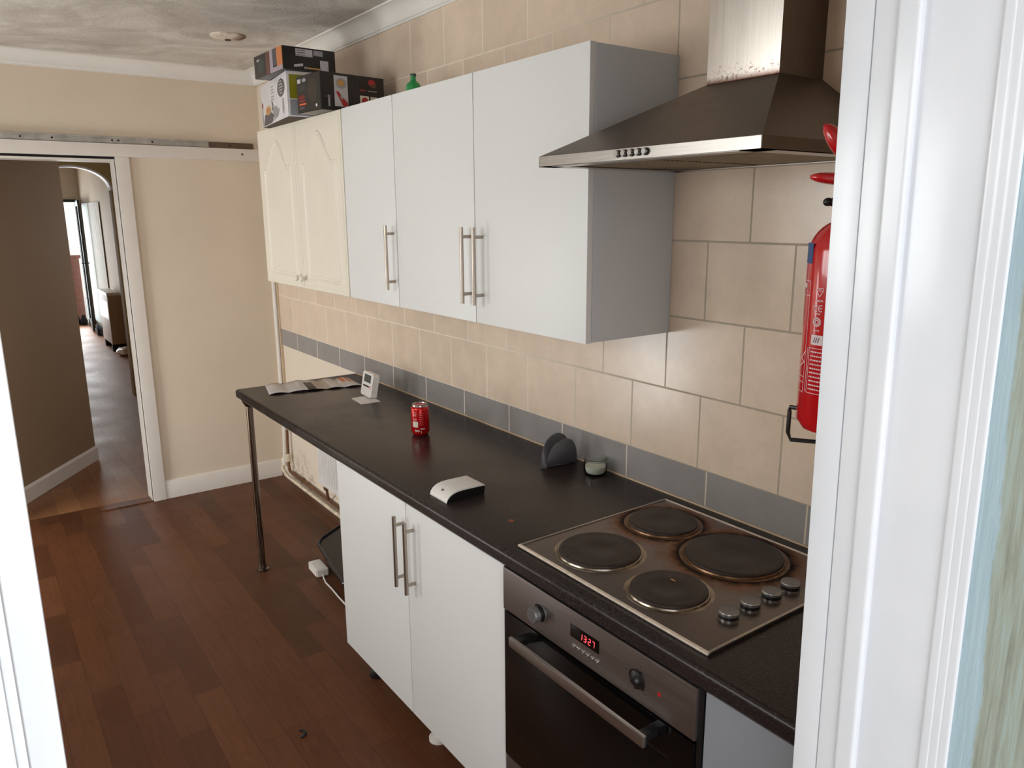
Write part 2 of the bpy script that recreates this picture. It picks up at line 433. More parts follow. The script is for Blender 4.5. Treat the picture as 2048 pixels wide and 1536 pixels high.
    def build(s, name, parent=None, smooth=35, flip=True, local=False):
        if flip: bmesh.ops.recalc_face_normals(s.bm, faces=s.bm.faces[:])
        if parent and not local:
            s.bm.transform(parent['_m'].inverted() if False else Matrix.Translation(-WP[parent.name]))
        me = bpy.data.meshes.new(name); s.bm.to_mesh(me); s.bm.free()
        for m in s.mats: me.materials.append(m)
        if smooth:
            for p in me.polygons: p.use_smooth = True
            me.set_sharp_from_angle(angle=math.radians(smooth))
        o = bpy.data.objects.new(name, me); COL.objects.link(o)
        if parent: o.parent = parent; WP[o.name] = WP[parent.name]
        else: WP[o.name] = Vector((0, 0, 0))
        return o
WP = {}
def thing(name, label, cat, loc=(0, 0, 0), group=None, rz=0):
    o = bpy.data.objects.new(name, None); COL.objects.link(o); o.location = loc; o.rotation_euler = (0, 0, rz)
    o.empty_display_size = .05; o['label'] = label; o['category'] = cat
    if group: o['group'] = group
    WP[o.name] = Vector(loc); return o
def tag(o, label, cat, group=None):
    o['label'] = label; o['category'] = cat
    if group: o['group'] = group
    return o
def struct(o): o['kind'] = 'structure'; return o
def origin(o, loc):
    """move a single-mesh thing's origin to its base"""
    o.data.transform(Matrix.Translation(-Vector(loc))); o.location = loc; return o

# ================================================================== SETTING
ZC = 2.475
struct(MB().box(.03, 4.25, -2.6, 0, -.06, 0, 'floor').build('floor'))
struct(MB().box(-9.0, .03, -3.0, .2, -.07, -.002, 'hall_floor').build('floor_hall'))
struct(MB().box(4.25, 9.5, -6, 4, -.12, -.04, 'paving').build('floor_outside'))
struct(MB().box(-9.0, 4.25, -3.0, .2, ZC, ZC+.1, 'ceiling').build('ceiling'))
# wall behind the units, with the tiling on it
wb = MB().box(.03, 4.25, .006, .12, 0, ZC, 'damp_wall').build('wall_back'); struct(wb)
struct(MB().box(.172, 4.25, 0, .006, .982, 2.44, 'big_tiles').build('tiling', wb))
struct(MB().box(.180, 4.25, -.0008, .006, .8785, .982, 'grey_tiles').build('border_tiling', wb))
# far wall with the hall doorway
fwl = MB(); fwl.box(-.09, .03, -.80, .006, 0, ZC, 'cream_paint'); fwl.box(-.09, .03, -1.62, -.80, 1.966, ZC, 'cream_paint')
fwl.box(-.09, .03, -2.6, -1.62, 0, ZC, 'cream_paint'); struct(fwl.build('wall_far'))
# wall opposite the units with the window
wf = MB()
wf.box(.03, .30, -2.72, -2.6, 0, ZC, 'cream_paint'); wf.box(1.15, 1.9, -2.72, -2.6, 0, ZC, 'cream_paint'); wf.box(3.5, 4.25, -2.72, -2.6, 0, ZC, 'cream_paint')
wf.box(1.9, 3.5, -2.72, -2.6, 0, 1.35, 'cream_paint'); wf.box(1.9, 3.5, -2.72, -2.6, 2.15, ZC, 'cream_paint'); wf.box(.30, 1.15, -2.72, -2.6, 1.45, ZC, 'cream_paint')
struct(wf.build('wall_front'))
wn = MB()
for x0, x1 in ((1.9, 1.96), (2.67, 2.73), (3.44, 3.5)): wn.box(x0, x1, -2.70, -2.63, 1.35, 2.15, 'white_paint', .004)
for z0, z1 in ((1.35, 1.41), (2.09, 2.15)): wn.box(1.9, 3.5, -2.70, -2.63, z0, z1, 'white_paint', .004)
wn = struct(wn.build('window_1'))
struct(MB().box(1.96, 2.67, -2.667, -2.663, 1.41, 2.09, 'pane').box(2.73, 3.44, -2.667, -2.663, 1.41, 2.09, 'pane').build('pane', wn))
wn = MB()
for x0, x1 in ((.30, .38), (1.07, 1.15)): wn.box(x0, x1, -2.70, -2.63, 0, 1.45, 'white_paint', .004)
for z0, z1 in ((0, .14), (1.37, 1.45)): wn.box(.30, 1.15, -2.70, -2.63, z0, z1, 'white_paint', .004)
wn = struct(wn.build('added_low_window'))  # unseen glazing added round the low lamp
struct(MB().box(.38, 1.07, -2.667, -2.663, .14, 1.37, 'pane').build('pane', wn))
# near wall round the outside door
nw = MB()
nw.box(4.25, 4.62, -.66, .12, 0, ZC, 'cream_paint'); nw.box(4.25, 4.62, -2.72, -1.60, 0, ZC, 'cream_paint')
nw.box(4.25, 4.62, -1.60, -.66, 2.08, ZC, 'cream_paint'); struct(nw.build('wall_near'))

# coves
def cove(name, a, b, inward, wall_axis):
    """concave plaster cove along a line a-b at the ceiling"""
    R = .072; prof = [(0, -R), (.008, -R), (.008, -R+.006)]
    prof += [(R-.006-(R-.016)*math.cos(k*PI/2/10)+.004, -R+.010+(R-.016)*math.sin(k*PI/2/10)) for k in range(11)]
    prof += [(R, -.006), (R, 0), (0, 0)]
    mb = MB(); A, B = Vector(a), Vector(b); mb.prism(prof, A, Vector(inward), (0, 0, 1), (B-A).normalized(), (B-A).length, 'cove')
    return struct(mb.build(name))
cove('trim_1', (.03, 0, ZC), (4.25, 0, ZC), (0, -1, 0), 'y')
cove('trim_2', (.03, -2.6, ZC), (.03, 0, ZC), (1, 0, 0), 'x')

# door surround on the far wall: jambs, long head board
tr = MB()
tr.box(.03, .052, -.797, -.728, 0, 1.975, 'white_paint', .003)
tr.box(.03, .052, -2.0, -.012, 1.975, 2.043, 'white_paint', .003)
tr.box(.03, .052, -1.692, -1.623, 0, 1.975, 'white_paint', .003)
tr.box(-.09, .03, -1.625, -1.617, 0, 1.955, 'white_paint')
tr.box(.03, .048, -1.62, -.80, 1.950, 1.962, 'white_paint', .002)
tr.box(-.09, .03, -.803, -.795, 0, 1.955, 'white_paint')
tr.box(-.09, .03, -1.62, -.80, 1.950, 1.966, 'white_paint')
struct(tr.build('trim_3'))
tg = MB().box(.031, .040, -1.62, -.80, 1.963, 1.9745, 'dark'); struct(tg.build('trim_4'))
# baseboards
def base(name, pts, h=.112, th=.016, m='white_paint', out=(1, 0, 0)):
    mb = MB(); a, b = Vector(pts[0]), Vector(pts[1]); d = (b-a)
    mb.prism([(0, 0), (th, 0), (th, h-.014), (th*.6, h-.003), (.002, h), (0, h)], a, Vector(out), (0, 0, 1), d.normalized(), d.length, m)
    return struct(mb.build(name))
base('baseboard_far', ((.03, -.728, 0), (.03, -.018, 0)))
base('baseboard_left', ((.03, -2.6, 0), (.03, -1.692, 0)))
base('baseboard_back', ((.046, .006, 0), (2.37, .006, 0)), .10, .016, 'damp_wall', (0, -1, 0))
# threshold strip in the hall doorway
struct(MB().box(-.05, .035, -1.62, -.80, -.002, .004, 'floor').build('trim_5'))

# near door frame (white gloss), right jamb leans a little as in the picture
def shear(o, k, z0):
    for v in o.data.vertices: v.co.y -= k*(v.co.z-z0)
rj = MB(); Y0 = -.60
rj.box(4.25, 4.2835, -.727, Y0, 0, 2.06, 'frame_gloss', .002)
rj.box(4.2850, 4.3125, -.7275, Y0, 0, 2.06, 'frame_gloss', .002)
rj.box(4.3115, 4.3365, -.7325, Y0, 0, 2.06, 'frame_gloss', .005, 4)
rj.box(4.3350, 4.416, -.7225, Y0, 0, 2.06, 'frame_gloss', .001)
for k in range(3): rj.box(4.4115+k*.0095, 4.4235+k*.0095, -.7262+k*.0005, Y0, 0, 2.06, 'frame_gloss', .0035, 4)
o = rj.build('door_1', smooth=50); shear(o, .0243, 1.4); struct(o)
lj = MB()
lj.box(4.25, 4.335, -1.66, -1.5556, 0, 2.06, 'frame_gloss', .003)
lj.box(4.25, 4.425, -1.66, -1.5712, 0, 2.06, 'frame_gloss', .003)
lj.box(4.425, 4.44, -1.66, -1.575, 0, 2.06, 'frame_gloss', .003)
struct(lj.build('door_2'))
struct(MB().box(4.25, 4.44, -1.66, -.60, 2.05, 2.12, 'frame_gloss', .003).build('trim_6'))
rv = MB().box(4.4405, 4.64, -.7225, -.60, 0, 2.2, 'reveal'); o = rv.build('wall_outside'); shear(o, .0243, 1.4); struct(o)

# ================================================================== HALL BEYOND
hw = MB()
D0, D1 = Vector((-.10, -1.615, 0)), Vector((-1.07, -.948, 0))
dd = (D1-D0).normalized(); nn = Vector((dd.y, -dd.x, 0))  # into the wall body (-x,-y side)
if nn.y > 0: nn = -nn
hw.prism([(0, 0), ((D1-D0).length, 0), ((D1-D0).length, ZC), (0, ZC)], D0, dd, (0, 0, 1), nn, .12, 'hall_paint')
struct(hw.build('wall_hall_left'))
sk = MB(); sk.prism([(0, 0), (.016, 0), (.016, .085), (.004, .098), (0, .098)], D0, -nn, (0, 0, 1), dd, (D1-D0).length, 'white_paint')
struct(sk.build('baseboard_hall'))
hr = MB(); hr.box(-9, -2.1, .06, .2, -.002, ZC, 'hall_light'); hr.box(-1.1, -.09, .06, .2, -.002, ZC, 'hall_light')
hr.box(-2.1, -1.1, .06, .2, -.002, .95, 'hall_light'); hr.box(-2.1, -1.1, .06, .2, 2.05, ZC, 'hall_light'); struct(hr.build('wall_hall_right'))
hr = MB()  # unseen window added round the hall lamp
for x in (-2.1, -1.625, -1.15): hr.box(x, x+.05, .12, .17, .95, 2.05, 'white_paint', .003)
hr.box(-2.1, -1.1, .12, .17, .95, 1.0, 'white_paint', .003); hr.box(-2.1, -1.1, .12, .17, 2.0, 2.05, 'white_paint', .003); struct(hr.build('added_hall_window'))
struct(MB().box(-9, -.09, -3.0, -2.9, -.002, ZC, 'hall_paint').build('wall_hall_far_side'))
ew = MB()
ew.box(-8.6, -8.5, -3, -1.6, 0, ZC, 'hall_light'); ew.box(-8.6, -8.5, -1.6, .06, 1.90, ZC, 'hall_light')
ew.box(-8.6, -8.5, .0, .06, 0, 1.90, 'hall_light'); struct(ew.build('wall_hall_end'))
# arch
AC, AW, ZS, AR = -.66, .30, 1.885, .195
poly = [(-2.9, 0), (AC-AW, 0), (AC-AW, ZS)]
poly += [(AC-AW*math.cos(PI*k/24), ZS+AR*math.sin(PI*k/24)) for k in range(1, 24)]
poly += [(AC+AW, ZS), (AC+AW, 0), (.06, 0), (.06, ZC), (-2.9, ZC)]
am = MB(); am.prism(poly, (-3.12, 0, 0), (0, 1, 0), (0, 0, 1), (1, 0, 0), .12, 'arch_paint')
# white painted inside of the arch
for k in range(24):
    a0, a1 = PI*k/24, PI*(k+1)/24
    p = lambda a, e: (AC-(AW-e)*math.cos(a), ZS+(AR-e)*math.sin(a))
    q = [(-3.125, *p(a0, .003)), (-2.995, *p(a0, .003)), (-2.995, *p(a1, .003)), (-3.125, *p(a1, .003))]
    am.face(q, 'white_paint')
    am.face([(-2.994, *p(a0, .003)), (-2.994, *p(a1, .003)), (-2.994, *p(a1, -.012)), (-2.994, *p(a0, -.012))], 'white_paint')
struct(am.build('wall_arch'))

# garden door: open leaf seen edge on
gd = thing('garden_door', 'dark framed glazed door standing ajar at the far end of the hall', 'door', (-8.45, -.005, 0))
lf = MB(); a = Vector((-8.47, .0, 0)); dr = Vector((1, -.082, 0)).normalized(); pr = Vector((-dr.y, dr.x, 0))
def slab(mb, u0, u1, z0, z1, th, m):
    mb.prism([(u0, z0), (u1, z0), (u1, z1), (u0, z1)], a-pr*th/2, dr, (0, 0, 1), pr, th, m)
slab(lf, .0, .07, .02, 1.88, .028, 'dark_frame'); slab(lf, .70, .77, .02, 1.88, .028, 'dark_frame')
slab(lf, .07, .70, 1.80, 1.88, .028, 'dark_frame'); slab(lf, .07, .70, .02, .14, .028, 'dark_frame')
lf.build('leaf', gd)
g_ = MB(); slab(g_, .07, .70, .14, 1.80, .006, 'pane'); g_.build('glass', gd)
h_ = MB(); c0 = a+dr*.735+Vector((0, 0, 1.0))
h_.tube([c0-pr*.045, c0+pr*.045], .008, 'black_plastic', 8); h_.tube([c0-pr*.045, c0-pr*.045-dr*.1], .009, 'black_plastic', 8)
h_.tube([c0+pr*.045, c0+pr*.045-dr*.1], .009, 'black_plastic', 8); h_.build('handle', gd)
# frame of the opening
gf = MB(); gf.box(-8.52, -8.47, -1.6, 0, 1.86, 1.90, 'dark_frame'); gf.box(-8.52, -8.47, -.02, .0, 0, 1.9, 'dark_frame')
struct(gf.build('door_3'))
# curtain on the hall's right wall
cu = MB(); pts = []
N = 48
for k in range(N+1): pts.append((-8.3+1.6*k/N, .052+.005*math.sin(k*1.3)))
cu.prism(pts+[(x, y-.006) for x, y in reversed(pts)], (0, 0, .12), (1, 0, 0), (0, 1, 0), (0, 0, 1), 1.72, 'curtain')
o = cu.build('curtain'); tag(o, 'pale curtain hanging beside the open garden door in the hall', 'curtain')
# dark bundle at the curtain's foot
def blob(mb, c, r, m, seed=0, amp=.25):
    b = bmesh.new(); bmesh.ops.create_icosphere(b, subdivisions=3, radius=1); rnd = random.Random(seed)
    ph = [rnd.uniform(0, 6) for _ in range(6)]
    for v in b.verts:
        p = v.co.copy(); f = 1+amp*(math.sin(3*p.x+ph[0])*math.sin(4*p.y+ph[1])+.5*math.sin(7*p.z+ph[2]+3*p.x))
        v.co = Vector((c[0]+p.x*r[0]*f, c[1]+p.y*r[1]*f, max(c[2]-r[2]*.92, c[2]+p.z*r[2]*f)))
    return mb.add(b, m)
o = blob(MB(), (-7.42, -.03, .068), (.15, .05, .075), 'dark_cloth', 3).build('cloth_bundle')
tag(o, 'dark bundle on the hall floor at the foot of the open garden door', 'cloth')
# heater on the hall's right wall
ht = thing('storage_heater', 'beige slab heater standing against the right wall of the hall', 'heater', (-5.95, -.03, 0))
MB().box(-6.45, -5.75, -.115, .055, .09, .70, 'heater', .01).build('casing', ht)
g_ = MB().box(-6.44, -5.77, -.118, -.115, .40, .62, 'radiator')
g_.box(-6.45, -5.75, -.12, .02, .70, .735, 'white_plastic', .004); g_.build('front_panel', ht)['label'] = 'white upper front and top grille'
for x in (-6.4, -5.86): MB().box(x, x+.06, -.11, .05, -.002, .09, 'dark').build('foot', ht)
o = blob(MB(), (-5.45, -.05, .045), (.13, .06, .05), 'white_plastic', 8).build('paper_bag')
tag(o, 'crumpled white bag on the hall floor beside the heater', 'bag')
# garden beyond
struct(MB().box(-16, -8.6, -6, 5, -.2, -.05, 'paving').build('floor_garden'))
struct(MB().box(-14.2, -14, -6, 5, -.05, 2.6, 'outside_white').build('wall_garden'))
o = MB().box(-9.75, -9.65, -.06, .08, -.05, .98, 'brown_wood', .005).box(-9.75, -9.65, -.14, .12, .98, 1.03, 'brown_wood', .005).build('timber_post')
tag(o, 'reddish brown timber post outside beyond the garden door', 'post')
gp = MB().lathe((-8.85, -.15, -.05), [(.05, 0), (.065, .12), (.07, .12), (.05, .13), (.03, .2), (0, .22)], 'dark_cloth', 16)
o = origin(gp.build('plant_pot'), (-8.85, -.15, -.05)); tag(o, 'small dark pot on the paving outside the garden door, left one', 'pot')
gp = MB().lathe((-8.75, -.06, -.05), [(.04, 0), (.05, .1), (.055, .1), (.045, .13), (.02, .2), (0, .21)], 'dark_cloth', 16)
o = origin(gp.build('plant_pot'), (-8.75, -.06, -.05)); tag(o, 'small dark pot outside the garden door, nearer the door leaf', 'pot')

# sliding door track above the doorway
tk = thing('door_track', 'dull grey metal sliding-door track screwed above the hall doorway', 'rail', (.03, -1.0, 2.06))
k_ = MB(); k_.box(.03, .046, -2.0, -.30, 2.045, 2.078, 'track', .002); k_.box(.046, .056, -2.0, -.30, 2.072, 2.078, 'track')
k_.box(.03, .046, -.30, -.045, 2.045, 2.076, 'track_old', .002); k_.build('channel', tk)
for y in (-1.22, -1.08, -.80, -.77, -.60, -.18):
    MB().lathe((.046, y, 2.06), [(.005, 0), (.005, .002), (.003, .003), (0, .003)], 'dark', 12, (1, 0, 0)).build('screw', tk)
# stained screw hole on the head board
o = MB().lathe((.052, -.115, 2.012), [(.006, 0), (.006, .0015), (.002, .002), (0, .002)], 'card', 12, (1, 0, 0)).build('rusty_screw')
tag(o, 'rusty screw in the white head board beside the cream cabinet', 'screw')

# ceiling fitting
cr = thing('ceiling_fitting', 'small round stained white cover on the textured ceiling', 'ceiling fitting', (.93, -.41, ZC))
t = NT('stained cover'); t.set(Base_Color=t.mix(t.near(.955, -.345, .02, .06, .05, 40), t.ramp(t.noise(18, 5, .7), [(.45, s2l((226, 214, 198))), (.7, s2l((180, 156, 132)))]), s2l((110, 76, 52))), Roughness=.6)
MT['stained'] = t.m
MB().lathe((.93, -.41, ZC), [(.078, 0), (.078, -.006), (.06, -.014), (.02, -.018), (0, -.018)], 'stained', 40).build('cover', cr)
MB().lathe((.93, -.41, ZC-.018), [(.014, .002), (.014, -.004), (0, -.004)], 'card', 16).build('screw_cap', cr)

# ================================================================== PIPES AND RADIATOR IN THE CORNER
pp = thing('heating_pipe', 'chipped white pipe running down the corner and along the floor', 'pipe', (.12, -.03, 0))
MB().tube([(.141, -.014, 1.55), (.141, -.014, .34), (.138, -.02, .2), (.145, -.03, .10)], .014, 'white_paint', 14).build('upright_pipe', pp)
cr_ = [(.12, -.03, .14), (.15, -.045, .075), (.25, -.05, .055), (.5, -.046, .05), (1.0, -.04, .045), (2.36, -.04, .045)]
MB().tube(cr_, .011, 'pipe_paint', 12).build('floor_pipe', pp)
MB().tube([(.2, -.02, .34), (.2, -.026, .13), (.24, -.032, .085), (.9, -.03, .08), (1.0, -.03, .08)], .009, 'pipe_copper', 12).build('brown_pipe', pp)['label'] = 'bare brown pipe above the white one'
MB().lathe((.2, -.026, .16), [(.0, -.02), (.016, -.02), (.018, 0), (.016, .03), (.0, .03)], 'pipe_paint', 16).build('joint', pp)
o = MB().box(.158, .172, -.008, .006, .34, 1.60, 'sealant', .002).build('tile_edging')
tag(o, 'narrow beige edging strip at the left end of the wall tiles', 'edging')
rd = thing('radiator', 'white ribbed panel radiator under the worktop, mostly behind the cabinet', 'radiator', (1.3, 0, .18))
r_ = MB(); pl = []
X0, X1, nr = .80, 1.90, 33
for k in range(nr*4+1):
    ph = (k % 4)/4; x = X0+(X1-X0)*k/(nr*4); pl.append((x, -.062 if ph in (.25, .5) else -.050))
r_.prism(pl+[(X1, -.045), (X0, -.045)], (0, 0, .20), (1, 0, 0), (0, 1, 0), (0, 0, 1), .46, 'radiator')
r_.box(X0-.004, X1+.004, -.066, -.04, .18, .205, 'radiator', .004); r_.box(X0-.004, X1+.004, -.066, -.04, .655, .68, 'radiator', .004)
r_.build('panel', rd)
for x in (.95, 1.75): MB().box(x, x+.03, -.042, -.0, .26, .60, 'radiator').build('bracket', rd)
MB().tube([(.86, -.045, .185), (.86, -.04, .13), (.86, -.033, .09)], .008, 'pipe_copper', 10).lathe((.86, -.045, .15), [(.0, 0), (.014, 0), (.014, .03), (0, .03)], 'pipe_copper', 12).build('valve', rd)

# ================================================================== UPPER CABINETS
ZB, ZT = 1.343, 2.056
def bar_handle(x, yface, z0, z1, parent, off=.032, r=.006, inset=.028):
    mb = MB(); yb = yface-off
    mb.tube([(x, yb, z0), (x, yb, z1)], r, 'handle_steel', 18)
    for z in (z0+inset, z1-inset): mb.tube([(x, yb, z), (x, yface+.0005, z)], r*.85, 'handle_steel', 14)
    return mb.build('handle', parent)
def flat_door(x0, x1, y, z0, z1, parent, m='white_board'):
    return MB().box(x0+.0018, x1-.0018, y, y+.018, z0, z1, m, .0012).build('door', parent)
def carcass(x0, x1, y0, y1, z0, z1, parent, m='carcass', tw=.016):
    mb = MB()
    mb.box(x0, x0+tw, y0, y1, z0, z1, m); mb.box(x1-tw, x1, y0, y1, z0, z1, m)
    mb.box(x0+tw, x1-tw, y0, y1, z0, z0+tw, m); mb.box(x0+tw, x1-tw, y0, y1, z1-tw, z1, m)
    mb.box(x0+tw, x1-tw, y1-.006, y1, z0+tw, z1-tw, m)
    return mb.build('carcass', parent)
GW = 'wall cabinets above the worktop'
YF = -.302
# white two-door unit
c = thing('wall_cabinet', 'white flat two-door wall cabinet next to the cooker hood', 'cabinet', (2.832, 0, ZB), GW)
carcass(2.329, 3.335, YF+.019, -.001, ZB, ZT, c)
d = flat_door(2.329, 2.829, YF, ZB-.002, ZT+.002, c); bar_handle(2.803, YF, 1.399, 1.626, d)
d = flat_door(2.829, 3.335, YF, ZB-.002, ZT+.002, c); bar_handle(2.868, YF, 1.399, 1.626, d)
# white single-door unit
c = thing('wall_cabinet', 'narrow white wall cabinet with one door and one bar handle', 'cabinet', (2.118, 0, ZB), GW)
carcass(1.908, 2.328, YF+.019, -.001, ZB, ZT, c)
d = flat_door(1.908, 2.329, YF, ZB-.002, ZT+.002, c); bar_handle(2.304, YF, 1.402, 1.626, d)
# cream unit with arched panels
c = thing('wall_cabinet', 'cream two-door wall cabinet with arched panel doors and round knobs', 'cabinet', (1.413, 0, ZB), GW)
carcass(.921, 1.905, YF+.019, -.001, ZB, ZT, c, 'cream_door')
def arch_door(x0, x1, kx):
    mb = MB(); mb.box(x0+.001, x1-.001, YF-.003, YF+.018, ZB-.003, ZT+.001, 'cream_door', .005, 3)
    mb2 = mb
    xa, xb = x0+.072, x1-.072; zs, za, zb = 1.872, 1.996, 1.388
    xc = (xa+xb)/2; hw_ = (xb-xa)/2-.035
    path = [(xa, zb), (xb, zb), (xb, zs), (xc+hw_, zs)]
    path += [(xc+hw_*(1-2*k/28), zs+(za-zs)*(.5-.5*math.cos(2*PI*k/28))**.72) for k in range(1, 28)]
    path += [(xc-hw_, zs), (xa, zs), (xa, zb)]
    # routed groove: raised lip and sunk field line either side
    def ribbon(offs, w_, dep):
        P = path[:-1]; n = len(P)
        def offp(o):
            out = []
            for k in range(n):
                p0, p1, p2 = Vector(P[k-1]), Vector(P[k]), Vector(P[(k+1) % n])
                e1, e2 = (p1-p0).normalized(), (p2-p1).normalized()
                nrm = Vector((-(e1.y+e2.y), e1.x+e2.x)); nrm.normalize()
                q = nrm.dot(Vector((-e1.y, e1.x))); out.append(p1+nrm*o/max(q, .5))
            return out
        y = YF-.003
        prof = [(offs-w_/2, y+.0006), (offs-w_*.2, y-dep), (offs+w_*.2, y-dep), (offs+w_/2, y+.0006)]
        rings = [[mb.bm.verts.new((q.x, yy, q.y)) for q in offp(o_)] for o_, yy in prof]
        i = mb.mi('cream_door')
        for A, B in zip(rings, rings[1:]):
            for k in range(n):
                f = mb.bm.faces.new((A[k], A[(k+1) % n], B[(k+1) % n], B[k])); f.material_index = i
    ribbon(0.0, .012, .0035); ribbon(.013, .008, .002)
    # line close to the door's edge
    e = .012
    for (u0, u1, v0, v1) in ((x0+e, x1-e, ZB+e, ZB+e+.002), (x0+e, x1-e, ZT-e-.002, ZT-e), (x0+e, x0+e+.002, ZB+e, ZT-e), (x1-e-.002, x1-e, ZB+e, ZT-e)):
        mb.box(u0, u1, YF-.0042, YF-.002, v0, v1, 'cream_door', .0006)
    o = mb.build('door', c, smooth=40)
    MB().lathe((kx, YF-.003, 1.386), [(.007, 0), (.006, .008), (.0075, .012), (.0135, .018), (.0145, .024), (.011, .029), (0, .031)], 'cream_door', 28, (0, -1, 0)).build('knob', o)
arch_door(.921, 1.412, 1.385); arch_door(1.414, 1.905, 1.445)

# ================================================================== COOKER HOOD
hd = thing('cooker_hood', 'stainless steel pyramid cooker hood with rust-specked chimney', 'cooker hood', (3.64, 0, 1.768))
HX0, HX1, HY, HZ0, HZ1 = 3.341, 3.943, -.459, 1.768, 1.791
cx0, cx1, cy0, cz = 3.559, 3.748, -.155, 1.943
mb = MB()
A = [(HX0, HY, HZ1), (HX1, HY, HZ1), (HX1, -.001, HZ1), (HX0, -.001, HZ1)]
B = [(cx0, cy0, cz), (cx1, cy0, cz), (cx1, -.001, cz), (cx0, -.001, cz)]
for k in range(3) if False else (3, 0, 1): mb.face([A[k], A[(k+1) % 4], B[(k+1) % 4], B[k]], 'greasy_shaded_steel')
mb.face(B, 'greasy_shaded_steel'); mb.build('canopy', hd, smooth=0)
mb = MB()
mb.box(HX0, HX1, HY, HY+.0015, HZ0, HZ1, 'steel', .0005); mb.box(HX0, HX0+.0015, HY, -.001, HZ0, HZ1, 'steel'); mb.box(HX1-.0015, HX1, HY, -.001, HZ0, HZ1, 'greasy_shaded_steel')
mb.box(HX0, HX1, HY, HY+.045, HZ0, HZ0+.0015, 'steel'); mb.box(HX0, HX0+.045, HY, -.001, HZ0, HZ0+.0015, 'steel')
mb.box(HX1-.045, HX1, HY, -.001, HZ0, HZ0+.0015, 'steel'); mb.box(HX0, HX1, -.045, -.001, HZ0, HZ0+.0015, 'steel')
mb.build('rim', hd, smooth=0)['label'] = 'brighter steel lip'
for xa, xb in ((HX0+.047, 3.641), (3.643, HX1-.047)):
    mb = MB(); mb.box(xa, xb, HY+.075, -.047, HZ0+.004, HZ0+.008, 'filter')
    for k in range(26): 
        yy = HY+.085+k*.0125; mb.box(xa+.01, xb-.01, yy, yy+.005, HZ0+.002, HZ0+.005, 'filter')
    mb.build('grease_filter', hd, smooth=0)
mb = MB(); mb.box(HX0+.03, HX1-.03, HY+.03, HY+.073, HZ0+.002, HZ0+.006, 'filter'); mb.box(HX0+.004, HX1-.004, HY+.004, -.004, HZ0+.0085, HZ0+.0095, 'filter')
mb.build('light_strip', hd)
mb = MB(); mb.box(cx0, cx1, cy0, -.001, cz, ZC-.0, 'chimney_steel', .0015)
gi = mb.mi('greasy_shaded_steel'); mb.bm.faces.ensure_lookup_table(); mb.bm.normal_update()
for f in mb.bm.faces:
    if abs(f.normal.x) > .9: f.material_index = gi  # chimney sides take the darker steel as painted shade
mb.build('chimney', hd, smooth=30)
for k in range(5):
    x = 3.602+k*.0192
    q = MB().lathe((x, HY, 1.7815), [(.0075, 0), (.0075, .003), (.006, .003), (.006, .008, 'alu'), (.0055, .009, 'alu'), (0, .009, 'alu')], 'black_plastic', 20, (0, -1, 0))
    q.build('button', hd)

# ================================================================== WORKTOP, LEG, BASE CABINETS
ZW = .879; ZU = .841; WX0 = 1.2455
wt = MB()
r_ = .012; prof = [(-.003, ZU), (-.596, ZU), (-.600, ZU+.006)]
prof += [(-.600+r_-r_*math.cos(k*PI/2/8), ZW-r_+r_*math.sin(k*PI/2/8)) for k in range(9)] + [(-.003, ZW)]
wt.prism([(y, z) for y, z in prof], (WX0, 0, 0), (0, 1, 0), (0, 0, 1), (1, 0, 0), 4.249-WX0, 'worktop')
wo = thing('worktop', 'long black speckled laminate worktop along the tiled wall', 'worktop', (2.75, -.3, ZU))
wt.build('slab', wo, smooth=30)
MB().box(WX0, 4.249, -.006, -.001, ZW, ZW+.005, 'sealant', .002).build('sealant', wo)['label'] = 'yellowed sealant line along the tiles'
lg = MB().tube([(1.322, -.566, .012), (1.322, -.566, ZU)], .0155, 'leg_chrome', 24).build('leg', wo); lg['label'] = 'slim dull chrome leg'
MB().lathe((1.322, -.566, 0), [(.030, 0), (.030, .006), (.019, .014), (.017, .03)], 'leg_chrome', 28).build('foot', lg)
MB().lathe((1.322, -.566, ZU), [(.017, -.03), (.030, -.008), (.032, 0)], 'leg_chrome', 28).build('top_plate', lg)

YD = -.592
c = thing('base_cabinet', 'white two-door base cabinet with long bar handles left of the oven', 'cabinet', (2.878, 0, 0), 'base cabinets')
carcass(2.376, 3.379, YD+.019, -.07, .141, .838, c, 'white_board')
d = flat_door(2.375, 2.875, YD, .139, .838, c); bar_handle(2.857, YD, .572, .796, d, .030)
d = flat_door(2.875, 3.380, YD, .139, .838, c); bar_handle(2.921, YD, .572, .796, d, .030)
for x, m in ((2.43, 'black_plastic'), (2.87, 'white_plastic'), (3.33, 'white_plastic')):
    for y in (-.50, -.12):
        MB().lathe((x, y, 0), [(.032, 0), (.032, .01), (.014, .014), (.014, .10), (.024, .11), (.024, .139), (0, .139)], m, 20).build('foot', c)
c = thing('base_cabinet', 'white base cabinet to the right of the oven, partly hidden by the door frame', 'cabinet', (4.12, 0, 0), 'base cabinets')
carcass(3.999, 4.248, YD+.019, -.07, .141, .838, c, 'white_board')
flat_door(3.997, 4.248, YD, .139, .838, c, 'shaded_door')
for x in (4.04, 4.2):
    for y in (-.50, -.12):
        MB().lathe((x, y, 0), [(.03, 0), (.03, .01), (.014, .014), (.014, .10), (.024, .11), (.024, .139), (0, .139)], 'white_plastic', 20).build('foot', c)

